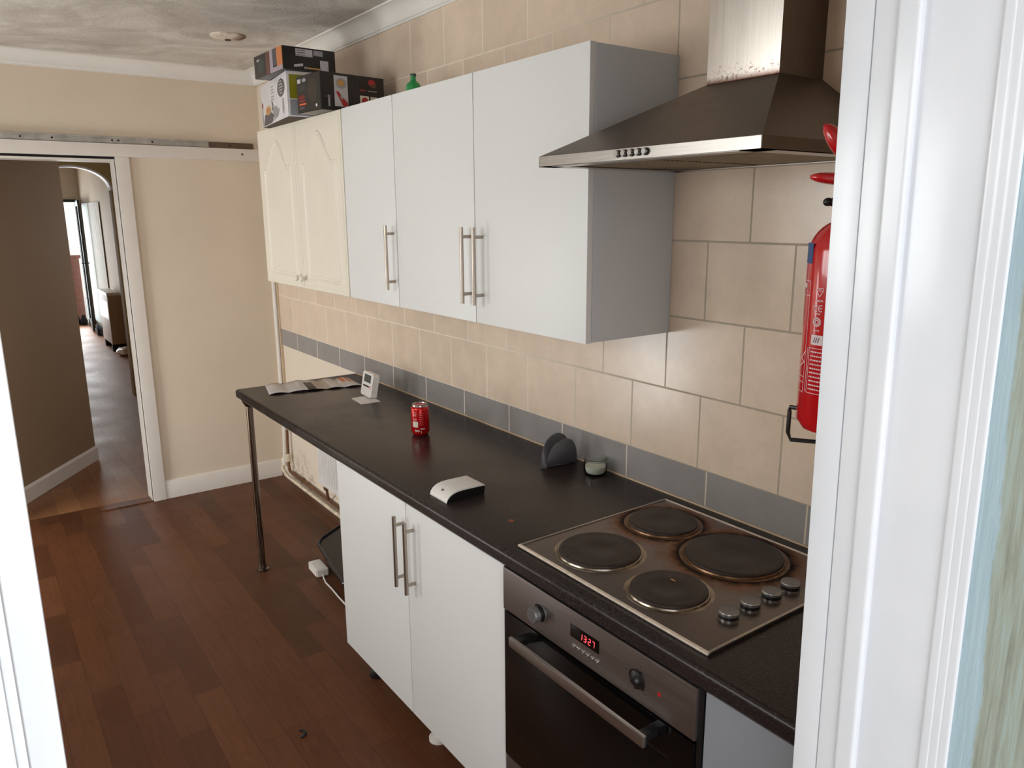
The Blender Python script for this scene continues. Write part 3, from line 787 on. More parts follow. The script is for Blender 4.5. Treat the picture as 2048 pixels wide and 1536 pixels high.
# ------------------------------------------------------------------ oven
ov = thing('oven', 'built-in electric oven with steel fascia, red clock and one missing knob', 'oven', (3.685, -.3, 0))
MB().box(3.386, 3.984, -.585, -.05, .20, .838, 'dark').build('body', ov)
for x in (3.42, 3.95):
    for y in (-.5, -.1): MB().lathe((x, y, 0), [(.028, 0), (.028, .01), (.014, .014), (.014, .2)], 'black_plastic', 18).build('foot', ov)
YO = -.600
MB().box(3.385, 3.9845, YO, YO+.014, .730, .8385, 'oven_steel', .0028).build('fascia', ov)
MB().box(3.9845, 3.9965, YO+.006, YO+.05, .20, .838, 'black_plastic').build('shaded_gap_strip', ov)  # dark strip put in for the shaded gap beside the oven
dr_ = MB(); dr_.box(3.387, 3.983, YO+.002, YO+.022, .325, .723, 'black_gloss', .002); d = dr_.build('door', ov)
MB().box(3.45, 3.92, YO+.0008, YO+.004, .37, .655, MT['black_gloss'], .001).build('window_glass', d)
h = MB(); h.box(3.469, 3.901, -.645, -.635, .684, .707, 'steel', .002)
for x in (3.474, 3.876): h.box(x, x+.02, -.636, YO+.003, .687, .704, 'black_plastic', .002)
h.build('handle', d)
MB().box(3.387, 3.983, YO+.004, YO+.02, .235, .320, 'oven_steel', .002).build('lower_trim', ov)
# display
dp = MB().box(3.637, 3.728, YO-.0012, YO+.001, .777, .8065, 'black_gloss', .0004).build('display', ov)
seg = MB(); fn = lambda u, v: (u, YO-.0016, v)
def digit(mb, ch, x, z, w_, h_, t_):
    S = {'1': 'bc', '3': 'abgcd', '2': 'abged', '7': 'abc'}[ch]
    P = dict(a=((0, h_), (w_, h_)), b=((w_, h_), (w_, h_/2)), c=((w_, h_/2), (w_, 0)), d=((0, 0), (w_, 0)), e=((0, 0), (0, h_/2)), f=((0, h_/2), (0, h_)), g=((0, h_/2), (w_, h_/2)))
    for s_ in S:
        (a0, b0), (a1, b1) = P[s_]; sl = .12
        mb.stroke(fn, [(x+a0+b0*sl, z+b0), (x+a1+b1*sl, z+b1)], t_, 'led')
for ch, x in (('1', 3.672), ('3', 3.6845), ('2', 3.6985), ('7', 3.7105)):
    digit(seg, ch, x-.003, .7845, .0060, .0135, .0013)
for z in (.7880, .7935): seg.patch(fn, 3.6905, 3.6917, z, z+.0012, 'led')
seg.build('clock_digits', ov)['label'] = 'red glowing 13:27'
for k in range(6):
    MB().lathe((3.648+k*.0147, YO, .7575), [(.0048, 0), (.0048, .0025), (.0038, .0035), (0, .0035)], 'alu', 18, (0, -1, 0)).build('button', ov)
def oven_knob(x, z):
    mb = MB().lathe((x, YO, z), [(.021, 0), (.021, .003), (.0175, .003, 'black_plastic'), (.0175, .012, 'black_plastic'), (.0185, .012), (.0180, .024), (.0165, .026), (0, .026)], 'knob_grey', 36, (0, -1, 0))
    return mb.build('knob', ov)
oven_knob(3.531, .783)
# broken stump where the second knob was
st = MB(); st.lathe((3.838, YO, .779), [(.019, 0), (.018, .003), (.010, .006), (.006, .012), (0, .012)], 'black_plastic', 14, (0, -1, 0))
rnd = random.Random(4)
st.poly(lambda u, v: (u, YO-.0012, v), [(3.838+(.017+.007*rnd.random())*math.cos(a_), .779+(.019+.007*rnd.random())*math.sin(a_)) for a_ in [2*PI*k/18 for k in range(18)]], 'black_plastic')
st.build('knob_stump', ov)['label'] = 'black burnt stump of the missing knob'
pr_ = MB(); fp = lambda u, v: (u, YO-.0006, v)
for k in range(11):
    a_ = -PI*.75+2*PI*k/12
    for cxk in (3.838,): pr_.stroke(fp, [(cxk+.029*math.cos(a_), .779+.029*math.sin(a_)), (cxk+.033*math.cos(a_), .779+.033*math.sin(a_))], .0016, 'c_dgrey')
pr_.build('dial_marks', ov)
MB().lathe((3.896, YO, .778), [(.0042, 0), (.0042, .001), (0, .0012)], 'c_red', 16, (0, -1, 0)).build('indicator_light', ov)

# ------------------------------------------------------------------ hob
hb = thing('hob', 'four-plate electric hob set in the worktop, burnt brown round the rear plates', 'hob', (3.68, -.30, ZW))
X0, X1, Y0, Y1 = 3.392, 3.972, -.560, -.050
p = MB(); zt = ZW+.0065
p.box(X0, X1, Y0, Y1, ZW+.0002, zt, 'hob_steel', .002)
p.build('hob_plate', hb)
rm = MB()
rm.box(X0, X1, Y0-.001, Y0+.007, zt-.003, zt+.0022, 'hob_rim_glint', .0018); rm.box(X0, X1, Y1-.006, Y1, zt-.001, zt+.0018, 'hob_rim_glint', .0012)
rm.box(X0, X0+.006, Y0, Y1, zt-.001, zt+.0018, 'steel', .0012); rm.box(X1-.006, X1, Y0, Y1, zt-.001, zt+.0018, 'steel', .0012)
rm.build('raised_edge', hb)
for x, y, r, m in ((3.538, -.428, .096, 'plate_ring'), (3.510, -.184, .087, 'ring_sooty'), (3.742, -.197, .111, 'ring_sooty'), (3.766, -.440, .082, 'plate_ring')):
    q = MB()
    q.lathe((x, y, zt), [(r+.013, .0), (r+.010, .0012), (r+.005, .0008), (r+.0035, .004), (r+.0005, .0046), (r, .0035, 'iron'), (r-.001, .008, 'iron'), (r-.004, .0098, 'iron'),
                         (r-.012, .0100, 'iron'), (r*.72, .0096, 'iron'), (r*.70, .0100, 'iron'), (.030, .0092, 'iron'), (.028, .0085, 'iron'), (0, .0085, 'iron')], m, 72)
    q.build('hot_plate', hb)
for y in (-.427, -.360, -.291, -.226):
    q = MB().lathe((3.912, y, zt), [(.0205, 0), (.0205, .0035, 'alu'), (.019, .004, 'black_plastic'), (.019, .010, 'black_plastic'), (.0205, .0105), (.0207, .0155), (.0195, .0172, 'alu'), (.018, .0166), (0, .0166)], 'knob_grey', 36)
    q.build('knob', hb)
o = MB().box(3.745, 3.757, -.412, -.409, zt+.0099, zt+.0108, 'c_food').build('crumb')
tag(o, 'tiny yellow crumb on the front right hot plate', 'crumb')

# ================================================================== THINGS ON THE WORKTOP
# drinks can
CXn, CYn = 2.398, -.272
cn = thing('drinks_can', 'red drinks can standing alone on the worktop', 'can', (CXn, CYn, ZW))
R = .033
MB().lathe((CXn, CYn, ZW), [(.024, 0, 'alu'), (.0255, .001, 'alu'), (.030, .008, 'can_red'), (R, .013), (R, .097), (.0315, .102), (.0285, .107), (.0270, .1085, 'alu'), (.0265, .112, 'alu')], 'can_red', 56).build('body', cn)
MB().lathe((CXn, CYn, ZW+.1115), [(.0265, 0), (.0275, .001), (.0275, .003), (.0262, .0035), (.0240, -.002), (0, -.0025)], 'alu', 48).build('lid', cn)
MB().box(CXn-.010, CXn+.010, CYn-.006, CYn+.008, ZW+.1095, ZW+.1108, 'alu', .0005).build('ring_pull', cn)
va = math.atan2(CY-CYn, CX-CXn)   # towards the camera side
cf = lambda s_, z, c_=(CXn, CYn), r_=R+.0004: (c_[0]+r_*math.cos(va+s_/R), c_[1]+r_*math.sin(va+s_/R), ZW+z)
pr_ = MB()
pr_.patch(cf, -.030, -.008, .034, .055, 'c_cream', 6, 1)
for z, u0, u1, m in ((.087, -.029, -.013, 'pale_pink'), (.080, -.029, -.013, 'pale_pink'), (.075, -.028, -.014, 'pale_pink'), (.063, -.028, -.013, 'pale_pink'), (.059, -.028, -.013, 'pale_pink')):
    pr_.patch(cf, u0, u1, z, z+.0035, m, 5, 1)
for z in (.085, .078, .071, .064, .057, .050, .043): pr_.patch(cf, -.004, .012, z, z+.0012, 'pale_pink', 5, 1)
pr_.patch(cf, .000, .016, .026, .030, 'c_label', 5, 1)
for k in range(3): pr_.stroke(cf, [(-.020+k*.006, .016), (-.018+k*.006, .026), (-.015+k*.006, .018)], .0016, 'c_cream', 3)
pr_.stroke(cf, [(.003, .012), (.003, .020)], .002, 'c_cream', 2)
pr_.build('printing', cn)

# white rounded router-like alarm box
rb = thing('router_box', 'white and black wedge-shaped plastic device lying on the worktop', 'device', (3.0, -.485, ZW), rz=0)
prof = [(0, .001), (.002, .010), (.010, .020), (.022, .027), (.038, .031), (.060, .032), (.122, .031), (.128, .029)]
def dev(prof, th, x0, x1, m, name, bev=.004):
    mb = MB(); low = [(a_, b_-th) for a_, b_ in reversed(prof)]
    pts = prof+[(a_, max(b_, .0005)) for a_, b_ in low]
    mb.prism(pts, (x0, -.067, 0), (0, 1, 0), (0, 0, 1), (1, 0, 0), x1-x0, m)
    bmesh.ops.remove_doubles(mb.bm, verts=mb.bm.verts[:], dist=.0003)
    o = mb.build(name, rb, smooth=40, local=True)
    bv = o.modifiers.new('round', 'BEVEL'); bv.width = bev; bv.segments = 3; bv.limit_method = 'ANGLE'; bv.angle_limit = math.radians(60)
    return o
dev([(a_, b_) for a_, b_ in prof], .004, -.046, .046, 'white_plastic', 'shell', .0015)
mb = MB(); pts = [(.004, .0)]+[(a_+.003, max(b_-.005, .0004)) for a_, b_ in prof[1:]]+[(.127, 0)]
mb.prism(pts, (-.043, -.067, .0), (0, 1, 0), (0, 0, 1), (1, 0, 0), .086, 'black_plastic'); mb.build('base', rb, local=True)['label'] = 'black underside'
MB().lathe((.0, -.052, .0245), [(.0035, -.001), (.0035, .0012), (0, .0012)], 'c_dgrey', 14, (0, -.6, .8)).build('indicator_light', rb, local=True)

# silicone oven mitt standing open
mt = MB()
def lobe(sign):
    rows = 14; cols = 20; g = []
    for i in range(rows+1):
        v = i/rows
        row = []
        for j in range(cols+1):
            u = -1+2*j/cols
            hgt = (.092 if sign < 0 else .086)*math.sqrt(max(0, 1-abs(u)**3))*(.80+.20*min(1, (u+1)*.9))      # rounded top outline
            z = hgt*v
            bel = math.cos(u*PI/2); xo = (.006+.016*math.sin(v*PI*.9)*bel+.004*v) if sign > 0 else -(.006+.012*math.sin(v*PI*.7)*bel+.020*v)
            row.append((xo, u*.057, .004+z))
        g.append(row)
    return g
for s_ in (1, -1):
    g = lobe(s_)
    V = [[mt.bm.verts.new(q) for q in row] for row in g]
    i_ = mt.mi('silicone')
    for a_ in range(14):
        for b_ in range(20):
            try: f = mt.bm.faces.new((V[a_][b_], V[a_][b_+1], V[a_+1][b_+1], V[a_+1][b_])); f.material_index = i_
            except ValueError: pass
base_pts = [(-.006, -.057), (.006, -.057), (.010, 0), (.006, .057), (-.006, .057), (-.010, 0)]
V = [mt.bm.verts.new((x, y, .004)) for x, y in base_pts]; f = mt.bm.faces.new(V); f.material_index = 0
# little hanging tab at the front corner
mt.prism([(-.010, -.070), (.002, -.074), (.010, -.056), (-.008, -.050)], (0, 0, .001), (1, 0, 0), (0, 1, 0), (0, 0, 1), .003, 'silicone')
bmesh.ops.remove_doubles(mt.bm, verts=mt.bm.verts[:], dist=.0006)
o = mt.build('oven_mitt', smooth=60); o.location = (2.972, -.083, ZW-.0005); o.rotation_euler = (0, 0, math.radians(-8))
sd = o.modifiers.new('thick', 'SOLIDIFY'); sd.thickness = .0028; sd.offset = 0
tag(o, 'dark grey silicone oven mitt standing open against the tiles', 'oven mitt')

# small glass jar
jr = thing('glass_jar', 'small round clear glass dish with white residue by the tiles', 'jar', (3.104, -.052, ZW))
JR = .036
MB().lathe((3.104, -.052, ZW), [(.030, 0), (.034, .003), (JR, .012), (JR, .038), (.034, .043), (.035, .048), (.0365, .050), (.0345, .051), (.032, .046), (.0335, .036), (.0335, .013), (.030, .006), (0, .005)], 'glass', 48).build('glass', jr)
MB().lathe((3.104, -.052, ZW+.0065), [(.029, 0), (.0325, .008), (.0325, .020), (.026, .018), (0, .015)], 'wax', 40).build('contents', jr)['label'] = 'whitish residue'

# energy display on a stand
em = thing('energy_monitor', 'white upright display unit on a flat stand near the leaflet', 'display', (1.79, -.20, ZW))
mb = MB(); fe = lambda q: q
mb.prism([(1.738, -.246), (1.862, -.256), (1.866, -.172), (1.742, -.162)], (0, 0, ZW+.0005), (1, 0, 0), (0, 1, 0), (0, 0, 1), .003, 'white_plastic'); mb.build('stand', em)
# body leaning back, face toward the room
o_, ux = Vector((1.700, -.186, ZW+.0095)), Vector((1, -.065, 0)).normalized()
uz = Vector((0, .20, 1)).normalized(); un = ux.cross(uz).normalized()   # un points to -y
if un.y > 0: un = -un
def rr(w_, h_, r, n=5):
    P = []
    for cx_, cy_, a0 in ((w_-r, r, -PI/2), (w_-r, h_-r, 0), (r, h_-r, PI/2), (r, r, PI)):
        for k in range(n+1): P.append((cx_+r*math.cos(a0+PI/2*k/n), cy_+r*math.sin(a0+PI/2*k/n)))
    return P
mb = MB(); mb.prism(rr(.118, .104, .012), o_, ux, uz, -un, .028, 'white_plastic'); mb.build('casing', em)
ff = lambda u, v: tuple(o_+ux*u+uz*v+un*.0006)
MB().patch(ff, .022, .096, .060, .094, 'lcd').build('screen', em)
MB().patch(ff, .018, .085, .040, .047, 'black_plastic').build('slot', em)
MB().patch(ff, .093, .101, .038, .049, 'red_print').build('red_button', em)

# folded out leaflet
lf = MB(); rnd = random.Random(2)
NU, NV = 44, 4
def L(u, v):  # u along the strip 0..1, v across 0..1
    a0 = Vector((1.452, -.512)); a1 = Vector((1.262, -.468)); b0 = Vector((1.535, -.098)); b1 = Vector((1.352, -.080))
    near = a0.lerp(b0, u); far = a1.lerp(b1, u); p = near.lerp(far, v)
    z = .0018+.0105*abs(math.sin(u*PI*5))**.8*(.6+.4*v)
    if .32 < u < .46: z += .012*math.sin((u-.32)/.14*PI)*(.4+.6*v)
    return (p.x, p.y, ZW+z)
for a_ in range(NU):
    for b_ in range(NV):
        u0, u1, v0, v1 = a_/NU, (a_+1)/NU, b_/NV, (b_+1)/NV
        m = 'paper'
        if .40 <= u0 < .50: m = 'paper_dark' if v0 < .75 else 'paper'
        if .50 <= u0 < .64: m = 'paper_buff'
        if u0 > .84 and v0 >= .5: m = 'paper_orange' if (a_ % 3) else 'paper'
        lf.face([L(u0, v0), L(u1, v0), L(u1, v1), L(u0, v1)], m)
bmesh.ops.remove_doubles(lf.bm, verts=lf.bm.verts[:], dist=.0001)
o = lf.build('leaflet', smooth=60); sd = o.modifiers.new('thick', 'SOLIDIFY'); sd.thickness = .0006; sd.offset = 1
tag(o, 'unfolded printed paper leaflet lying across the far end of the worktop', 'leaflet')

# ================================================================== BOXES ON TOP OF THE CABINETS
def make_box(name, label, corner, ang, w_, d_, h_, z, mats):
    """corner = front right bottom corner; local x to the right along the front, y into the wall"""
    e = thing(name, label, 'box', (corner[0], corner[1], z), 'appliance cartons on the cream cabinet', rz=ang)
    mb = MB(); mb.box(-w_, 0, 0, d_, 0, h_, mats[0], .0015); mb.bm.normal_update(); ki = mb.mi(mats[1])
    for f in mb.bm.faces:
        if f.normal.z < -.9: f.material_index = ki  # underside coloured dark to stand in for shade
    F = lambda u, v: (-w_+u*w_, -.0007, v*h_)       # front face, u,v 0..1
    S = lambda u, v: (.0007, u*d_, v*h_)            # right side face
    return e, mb, F, S
ZX = ZT+.0015
def bar(mb, f, u0, u1, v0, v1, m): mb.patch(f, u0, u1, v0, v1, m)

e, mb, F, S = make_box('carton', 'white and olive green appliance box, lowest of the stack on the cream cabinet', (1.580, -.386), math.radians(-6.5), .49, .34, .176, ZX, ['c_white', 'card'])
bar(mb, S, .03, .97, .40, .93, 'c_olive'); bar(mb, S, .03, .97, .03, .38, 'c_grey')
S2 = lambda u, v: (.0011, u*.34, v*.176)
mb.ell(S2, .28, .2, .09, .06, 'c_dgrey'); bar(mb, S2, .04, .97, .955, .985, 'c_cream'); bar(mb, S2, .0, .03, .02, .98, 'c_white')
mb.ell(F, .80, .70, .13, .20, 'c_dgrey', 32)
F2 = lambda u, v: (-.49+u*.49, -.0012, v*.176)
for k in range(5): bar(mb, F2, .73+.014*abs(k-2), .87-.014*abs(k-2), .83-k*.065, .855-k*.065, 'c_label')
for v_ in (.83, .76, .69, .60, .54): bar(mb, F, .42, .52, v_, v_+.025, 'c_grey')
mb.poly(F, [(.06, .02), (.40, .02), (.50, .18), (.36, .30), (.14, .28)], 'c_dgrey'); mb.ell(F2, .28, .34, .10, .10, 'c_food')
mb.ell(F, .27, .36, .15, .13, 'c_cream'); mb.ell(lambda u, v: (-.49+u*.49, -.0016, v*.176), .27, .36, .045, .06, 'c_orange')
mb.stroke(F2, [(.44, .52), (.47, .40), (.44, .30)], .03, 'c_dgrey', 3); mb.stroke(F2, [(.70, .28), (.62, .12), (.44, .06)], .03, 'c_grey', 4)
mb.ell(F, .55, .24, .10, .13, 'c_grey'); bar(mb, F2, .03, .05, .05, .6, 'c_grey'); bar(mb, F2, .03, .07, .46, .58, 'c_red')
for k in range(2): bar(mb, F, .82+k*.035, .84+k*.035, .12, .46, 'c_grey')
mb.build('carton_shell', e, smooth=30, local=True)

e, mb, F, S = make_box('carton', 'flat black box with brown food picture, topmost of the stack', (1.607, -.404), math.radians(2.0), .315, .225, .088, ZX+.1775, ['c_black', 'c_black'])
bar(mb, F, .0, .42, .0, 1, 'c_char'); mb.ell(lambda u, v: (-.315+u*.315, -.001, v*.088), .24, .5, .13, .3, 'c_teal')
bar(mb, F, .42, .56, .0, 1, 'c_brown'); bar(mb, F, .56, .66, 0, 1, 'c_lilac'); bar(mb, F, .66, .80, .25, 1, 'c_dgrey')
bar(mb, F, .80, .985, .2, 1, 'c_orange'); bar(mb, F, .66, .985, .0, .2, 'c_lilac'); bar(mb, lambda u, v: (-.315+u*.315, -.001, v*.088), .10, .2, .72, .82, 'c_label')
bar(mb, S, .24, .56, .62, .93, 'c_label'); bar(mb, S, .58, .76, .70, .93, 'c_grey')
Sb = lambda u, v: (.0011, u*.225, v*.088)
for k in range(3): bar(mb, Sb, .26, .42, .85-k*.1, .88-k*.1, 'c_char')
bar(mb, Sb, .28, .55, .66, .68, 'c_grey'); bar(mb, Sb, .62, .68, .76, .88, 'c_lilac')
mb.poly(S, [(.20, .12), (.37, .20), (.37, .31), (.20, .23)], 'c_label'); bar(mb, S, .40, .69, .10, .16, 'c_food'); bar(mb, Sb, .39, .44, .09, .18, 'c_grey')
bar(mb, S, .70, .86, .06, .52, 'c_label')
mb.build('carton_shell', e, smooth=30, local=True)

e, mb, F, S = make_box('carton', 'black box with red lettering and white knife picture, in front of the white box', (1.858, -.356), math.radians(7.2), .188, .285, .139, ZX, ['c_black', 'c_brownish'])
bar(mb, F, .02, .98, .02, .98, 'c_char')
F2 = lambda u, v: (-.188+u*.188, -.0011, v*.139)
mb.ell(F2, .66, .56, .19, .3, 'c_brownish', 28)
bar(mb, F2, .05, .19, .80, .91, 'c_label'); mb.ell(F2, .33, .86, .08, .05, 'c_grey'); 
for k in range(3): bar(mb, F2, .06, .34, .70-k*.05, .715-k*.05, 'c_dgrey')
for k in range(3): mb.stroke(F2, [(.08+k*.09, .36), (.10+k*.09, .48), (.15+k*.09, .40)], .025, 'c_red', 1)
bar(mb, F2, .10, .38, .21, .25, 'c_hot'); bar(mb, F2, .10, .34, .30, .33, 'c_red'); bar(mb, F2, .10, .3, .1, .16, 'c_dgrey')
mb.ell(F2, .80, .14, .035, .04, 'c_white')
bar(mb, S, .20, .41, .12, .93, 'c_label')
S2 = lambda u, v: (.0011, u*.285, v*.139); S3 = lambda u, v: (.0015, u*.285, v*.139)
mb.ell(S2, .31, .73, .085, .14, 'c_grey'); mb.ell(S3, .305, .74, .055, .09, 'c_food')
mb.poly(S2, [(.225, .50), (.26, .52), (.33, .36), (.40, .24), (.41, .14), (.33, .12), (.27, .34)], 'c_red'); mb.poly(S3, [(.28, .40), (.31, .42), (.335, .34), (.31, .30)], 'c_lilac')
for k in range(4): bar(mb, S, .45+k*.038, .455+k*.038, .15, .88, 'c_dgrey')
mb.ell(S, .80, .84, .06, .09, 'c_red'); mb.ell(S2, .82, .76, .05, .05, 'c_brown'); bar(mb, S, .60, .69, .60, .63, 'c_red'); bar(mb, S, .73, .88, .60, .62, 'c_lilac')
bar(mb, S, .60, .745, .05, .47, 'c_cream'); mb.ell(S2, .68, .32, .055, .11, 'c_red'); bar(mb, S2, .61, .735, .06, .18, 'c_orange')
bar(mb, S, .77, .89, .10, .46, 'c_cream'); mb.ell(S2, .83, .3, .035, .08, 'c_brownish')
bar(mb, S, .10, .13, .10, .4, 'c_grey'); bar(mb, S, .06, .16, .34, .37, 'c_brown')
mb.build('carton_shell', e, smooth=30, local=True)

# green bottle on the cabinet
bt = thing('green_bottle', 'small green glass bottle standing on the white wall cabinet', 'bottle', (2.235, -.165, ZX))
MB().lathe((2.235, -.165, ZX), [(.020, 0), (.026, .003), (.027, .012), (.027, .050), (.022, .060), (.012, .068), (.0095, .074), (.0095, .084), (.0095, .086)], 'green_glass', 10).build('glass', bt, smooth=20)
MB().lathe((2.235, -.165, ZX+.084), [(.0105, 0), (.011, .002), (.011, .008), (.0, .0085)], 'c_teal', 20).build('cap', bt)
o = blob(MB(), (2.76, -.17, ZX+.014), (.022, .012, .018), 'scrap', 5, .35).build('crumpled_scrap'); tag(o, 'small crumpled tan scrap on top of the white cabinet, the taller of two', 'scrap')
o = blob(MB(), (2.83, -.16, ZX+.007), (.03, .012, .011), 'scrap', 9, .35).build('crumpled_scrap'); tag(o, 'low brown scrap on the white cabinet nearer the hood', 'scrap')

# ================================================================== FIRE EXTINGUISHER on the near wall
EX, EY = 4.176, -.560; ER = .055; EZ = 1.352
fx = thing('fire_extinguisher', 'red fire extinguisher hanging beside the white door frame', 'fire extinguisher', (EX, EY, EZ))
H = .312
prof = [(0, .002), (.03, .0), (.046, .006), (ER, .020), (ER, H-.055)]
prof += [(ER*math.cos(k*PI/2/10)+.0*k, H-.055+.050*math.sin(k*PI/2/10)) for k in range(1, 9)]+[(.017, H-.003), (.015, H+.006), (0, H+.006)]
MB().lathe((EX, EY, EZ), prof, 'ext_red', 64).build('cylinder', fx)
VA = math.atan2(CY-EY, CX-EX)
ef = lambda s_, z: (EX+(ER+.0005)*math.cos(VA-s_/ER), EY+(ER+.0005)*math.sin(VA-s_/ER), z)
# s_ positive = to the left as seen from outside
def A_(px): # arc distance from the axis for a lateral offset from left silhouette (m)
    return ER*math.asin(max(-1, min(1, (ER-px)/ER)))
MB().patch(ef, A_(0.0005), A_(.0085), 1.596, 1.624, 'blue_print', 6, 1).build('blue_band', fx)
pm = MB(); W_ = 'white_print'
xl = lambda d: A_(d)
def ln(d0, d1, z0, z1, wd=.0008): pm.stroke(ef, [(xl(d0), z0), (xl(d1), z1)], wd, W_, 6)
# frame lines, left column
ln(.001, .0085, 1.572, 1.572); ln(.0085, .0085, 1.572, 1.447); ln(.001, .0085, 1.552, 1.552)
pm.patch(ef, xl(.0005), xl(.004), 1.562, 1.568, W_, 3, 1)
pm.stroke(ef, [(xl(.009), 1.474), (xl(.004), 1.462), (xl(.008), 1.458), (xl(.003), 1.450)], .0014, W_, 4)
ln(.002, .0085, 1.438, 1.436); ln(.002, .0085, 1.430, 1.428); ln(.0085, .0085, 1.447, 1.415); ln(.004, .0085, 1.415, 1.414)
# kitemark-like heart, CE, gear seal
def arc(d, z, r, a0, a1, wd, n=14):
    s0 = xl(d); pm.stroke(ef, [(s0-r*math.cos(a0+(a1-a0)*k/n), z+r*math.sin(a0+(a1-a0)*k/n)) for k in range(n+1)], wd, W_, 1)
hz_ = 1.560
for sgn in (-1, 1): 
    s0 = xl(.0215)
    pm.stroke(ef, [(s0, hz_+.001)]+[(s0+sgn*(.0028-.0028*math.cos(PI*k/8)), hz_+.001+.003*math.sin(PI*k/8)) for k in range(1, 9)]+[(s0, hz_-.008)], .0008, W_, 1)
pm.stroke(ef, [(xl(.0215)+.0055, hz_), (xl(.0215)-.0055, hz_)], .0006, W_, 4)
for k in range(6): pm.patch(ef, xl(.0215)+.006-k*.0021, xl(.0215)+.0046-k*.0021, 1.5455, 1.5475, W_)
# CE
arc(.0185, 1.536, .0042, PI*.35, PI*1.65, .0012); arc(.0245, 1.536, .0042, PI*.35, PI*1.65, .0012)
pm.stroke(ef, [(xl(.0245)+.003, 1.536), (xl(.0245)-.0018, 1.536)], .0011, W_, 2)
for k in range(3): pm.patch(ef, xl(.0215)+.003-k*.0022, xl(.0215)+.0016-k*.0022, 1.5275, 1.5295, W_)
for k in range(16):
    a_ = 2*PI*k/16; s0 = xl(.0205); pm.stroke(ef, [(s0+.0052*math.cos(a_), 1.517+.0052*math.sin(a_)), (s0+.0070*math.cos(a_), 1.517+.0070*math.sin(a_))], .0012, W_, 1)
arc(.0205, 1.517, .0050, 0, 2*PI, .0012, 24); arc(.0205, 1.517, .0028, 0, 2*PI, .0012, 16)
for k in range(5): pm.patch(ef, xl(.0205)+.005-k*.0021, xl(.0205)+.0036-k*.0021, 1.5045, 1.506, W_)
pm.patch(ef, xl(.0150), xl(.0300), 1.485, 1.499, W_, 6, 1)
e2 = lambda s_, z: (EX+(ER+.0009)*math.cos(VA-s_/ER), EY+(ER+.0009)*math.sin(VA-s_/ER), z)
for k in range(3): pm.stroke(e2, [(xl(.018)-k*.0035, 1.4885), (xl(.020)-k*.0035, 1.4955)], .0013, 'c_dgrey', 1)
# text block
ln(.0135, .034, 1.480, 1.480); ln(.0135, .0135, 1.480, 1.416); ln(.0115, .0115, 1.480, 1.416); ln(.0135, .034, 1.416, 1.416)
rnd = random.Random(11)
for r in range(10):
    z = 1.474-r*.0059; s0 = xl(.0155)
    while s0 > xl(.033):
        l_ = rnd.uniform(.0012, .004); pm.patch(ef, s0, s0-l_, z, z+.0019, W_, 2, 1); s0 -= l_+.0008
pm.build('printed_label', fx)['label'] = 'white printed marks and text'
# valve, levers
MB().lathe((EX, EY, EZ+H), [(.014, 0), (.014, .02), (.011, .024), (.011, .045), (0, .046)], 'alu', 24).build('valve', fx)
lv = Vector((CX-EX, CY-EY, 0)).normalized(); lat = Vector((-lv.y, lv.x, 0))   # lateral
left = Vector((-.837, -.547, 0))
def lever(z0, z1, ln_, wd, th, name):
    mb = MB(); P = Vector((EX, EY, 0))
    n = 12; path = [P-left*.008+left*(ln_*k/n)+Vector((0, 0, z0+(z1-z0)*(k/n)**1.5)) for k in range(n+1)]
    pe = Vector((-left.y, left.x, 0))
    rows = []
    for k, p in enumerate(path):
        f_ = max(.3, (1-(k/n)**5)**.5)
        rows.append([mb.bm.verts.new(p+pe*(wd/2*f_*math.cos(a_))+Vector((0, 0, th/2*math.sin(a_)*f_))) for a_ in [2*PI*j/14 for j in range(14)]])
    i_ = mb.mi('ext_red')
    for A2, B2 in zip(rows, rows[1:]):
        for j in range(14): f = mb.bm.faces.new((A2[j], A2[(j+1) % 14], B2[(j+1) % 14], B2[j])); f.material_index = i_
    for R2 in (rows[0], rows[-1]): mb.bm.faces.new(R2).material_index = i_
    return mb.build(name, fx, smooth=60)
lever(1.708, 1.713, .068, .030, .017, 'carry_handle')
lever(1.738, 1.776, .056, .034, .040, 'squeeze_lever')
mb = MB().tube([(EX+left.x*.0, EY+left.y*.0, 1.678), (EX+left.x*.030, EY+left.y*.030, 1.679)], [.006, .006], 'black_plastic', 14)
blob(mb, (EX+left.x*.034, EY+left.y*.034, 1.679), (.007, .007, .006), 'black_plastic', 1, 0); mb.build('pressure_port', fx)
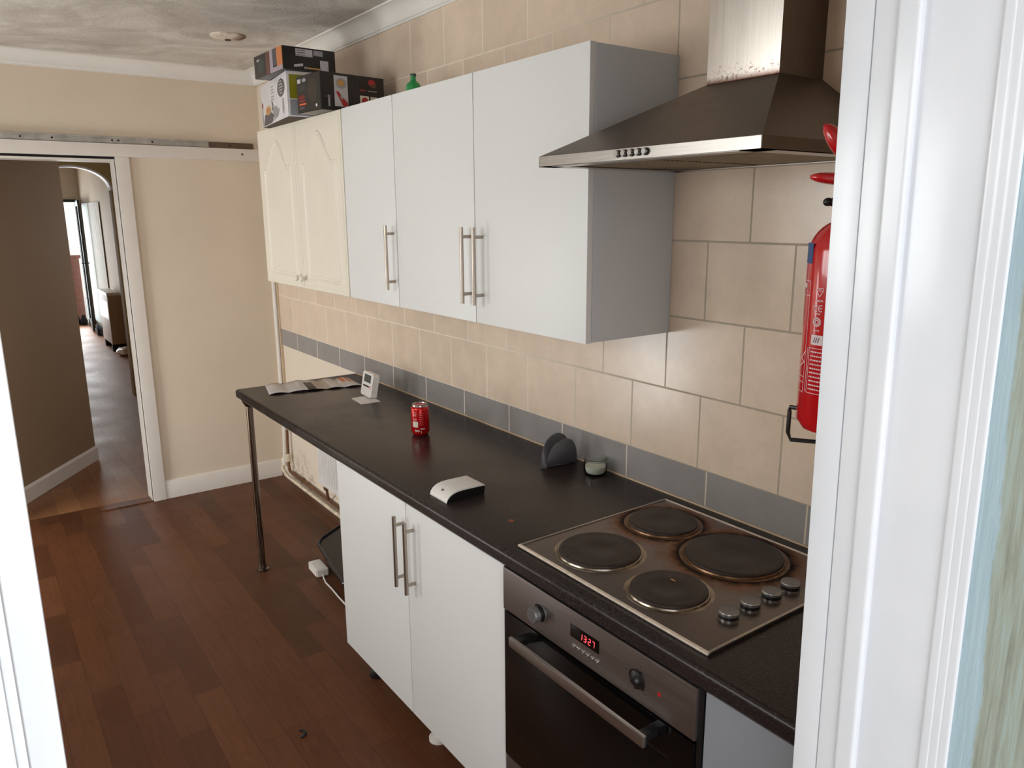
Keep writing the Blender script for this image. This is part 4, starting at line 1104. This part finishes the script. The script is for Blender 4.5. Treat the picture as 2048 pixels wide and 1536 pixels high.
# wire bracket
bk = MB(); cL = Vector((EX, EY, 0))+left*.0635; cR = Vector((EX, EY, 0))-left*.060
wallx = 4.249
bk.tube([(wallx, cL.y+.02, 1.384), tuple(cL+Vector((0, 0, 1.384))), tuple(cL+Vector((0, 0, 1.378))), tuple(cL+Vector((0, 0, 1.345))), tuple(cL+Vector((.004, .002, 1.334))), tuple(cL+Vector((.06, .04, 1.334))),
         (EX, EY, 1.334), (wallx, EY, 1.334)], .0032, 'black_wire', 10)
o = bk.build('extinguisher_bracket'); tag(o, 'black wire bracket under the fire extinguisher', 'bracket')

# ================================================================== FLOOR ITEMS UNDER THE WORKTOP
# black grill tray leaning in the gap
ty = thing('grill_tray', 'black rounded tray appliance leaning under the worktop beside the cabinet', 'tray', (1.75, -.22, 0))
def rrect(w_, h_, r, n=6): return rr(w_, h_, r, n)
o_ = Vector((1.350, -.302, .080)); ux = Vector((.72, -.10, -.02)).normalized(); uv = Vector((-.20, .93, .26)).normalized(); uz = ux.cross(uv).normalized()
mb = MB(); P = rr(.50, .32, .05, 6)
mb.prism(P, o_-uz*.035, ux, uv, uz, .035, 'tray_black'); mb.build('body', ty)
mb = MB(); ring = [tuple(o_+ux*a_+uv*b_+uz*.002) for a_, b_ in P]+[tuple(o_+ux*P[0][0]+uv*P[0][1]+uz*.002)]
mb.tube(ring, .007, 'tray_black', 8, caps=False); mb.build('rim', ty)
ad = thing('power_adapter', 'white plug-in adapter with cord on the floor by the black tray', 'adapter', (1.50, -.335, 0))
mb = MB(); ca, sa = math.cos(-.35), math.sin(-.35)
b = bmesh.new(); bmesh.ops.create_cube(b, size=1)
bmesh.ops.bevel(b, geom=b.edges[:], offset=.08, segments=2, affect='EDGES')
mb.add(b, 'white_plastic', Matrix.Translation((1.507, -.360, .020)) @ Matrix.Rotation(-.05, 4, 'Z') @ Matrix.Diagonal((.125, .060, .036, 1))); mb.build('casing', ad)
MB().tube([(1.565, -.362, .016), (1.595, -.370, .009), (1.64, -.378, .005), (1.72, -.38, .005), (1.80, -.385, .005), (1.95, -.39, .005)], .004, 'cord_white', 8).build('cord', ad)
# small dark scrap on the floor
o = MB().tube([(2.566, -0.854, 0.004), (2.576, -0.844, 0.006), (2.593, -0.843, 0.004), (2.601, -0.853, 0.004), (2.603, -0.863, 0.004)], [.002, .005, .005, .005, .003], 'black_plastic', 8).build('floor_scrap')
tag(o, 'tiny dark curl of debris on the brown floor', 'debris')
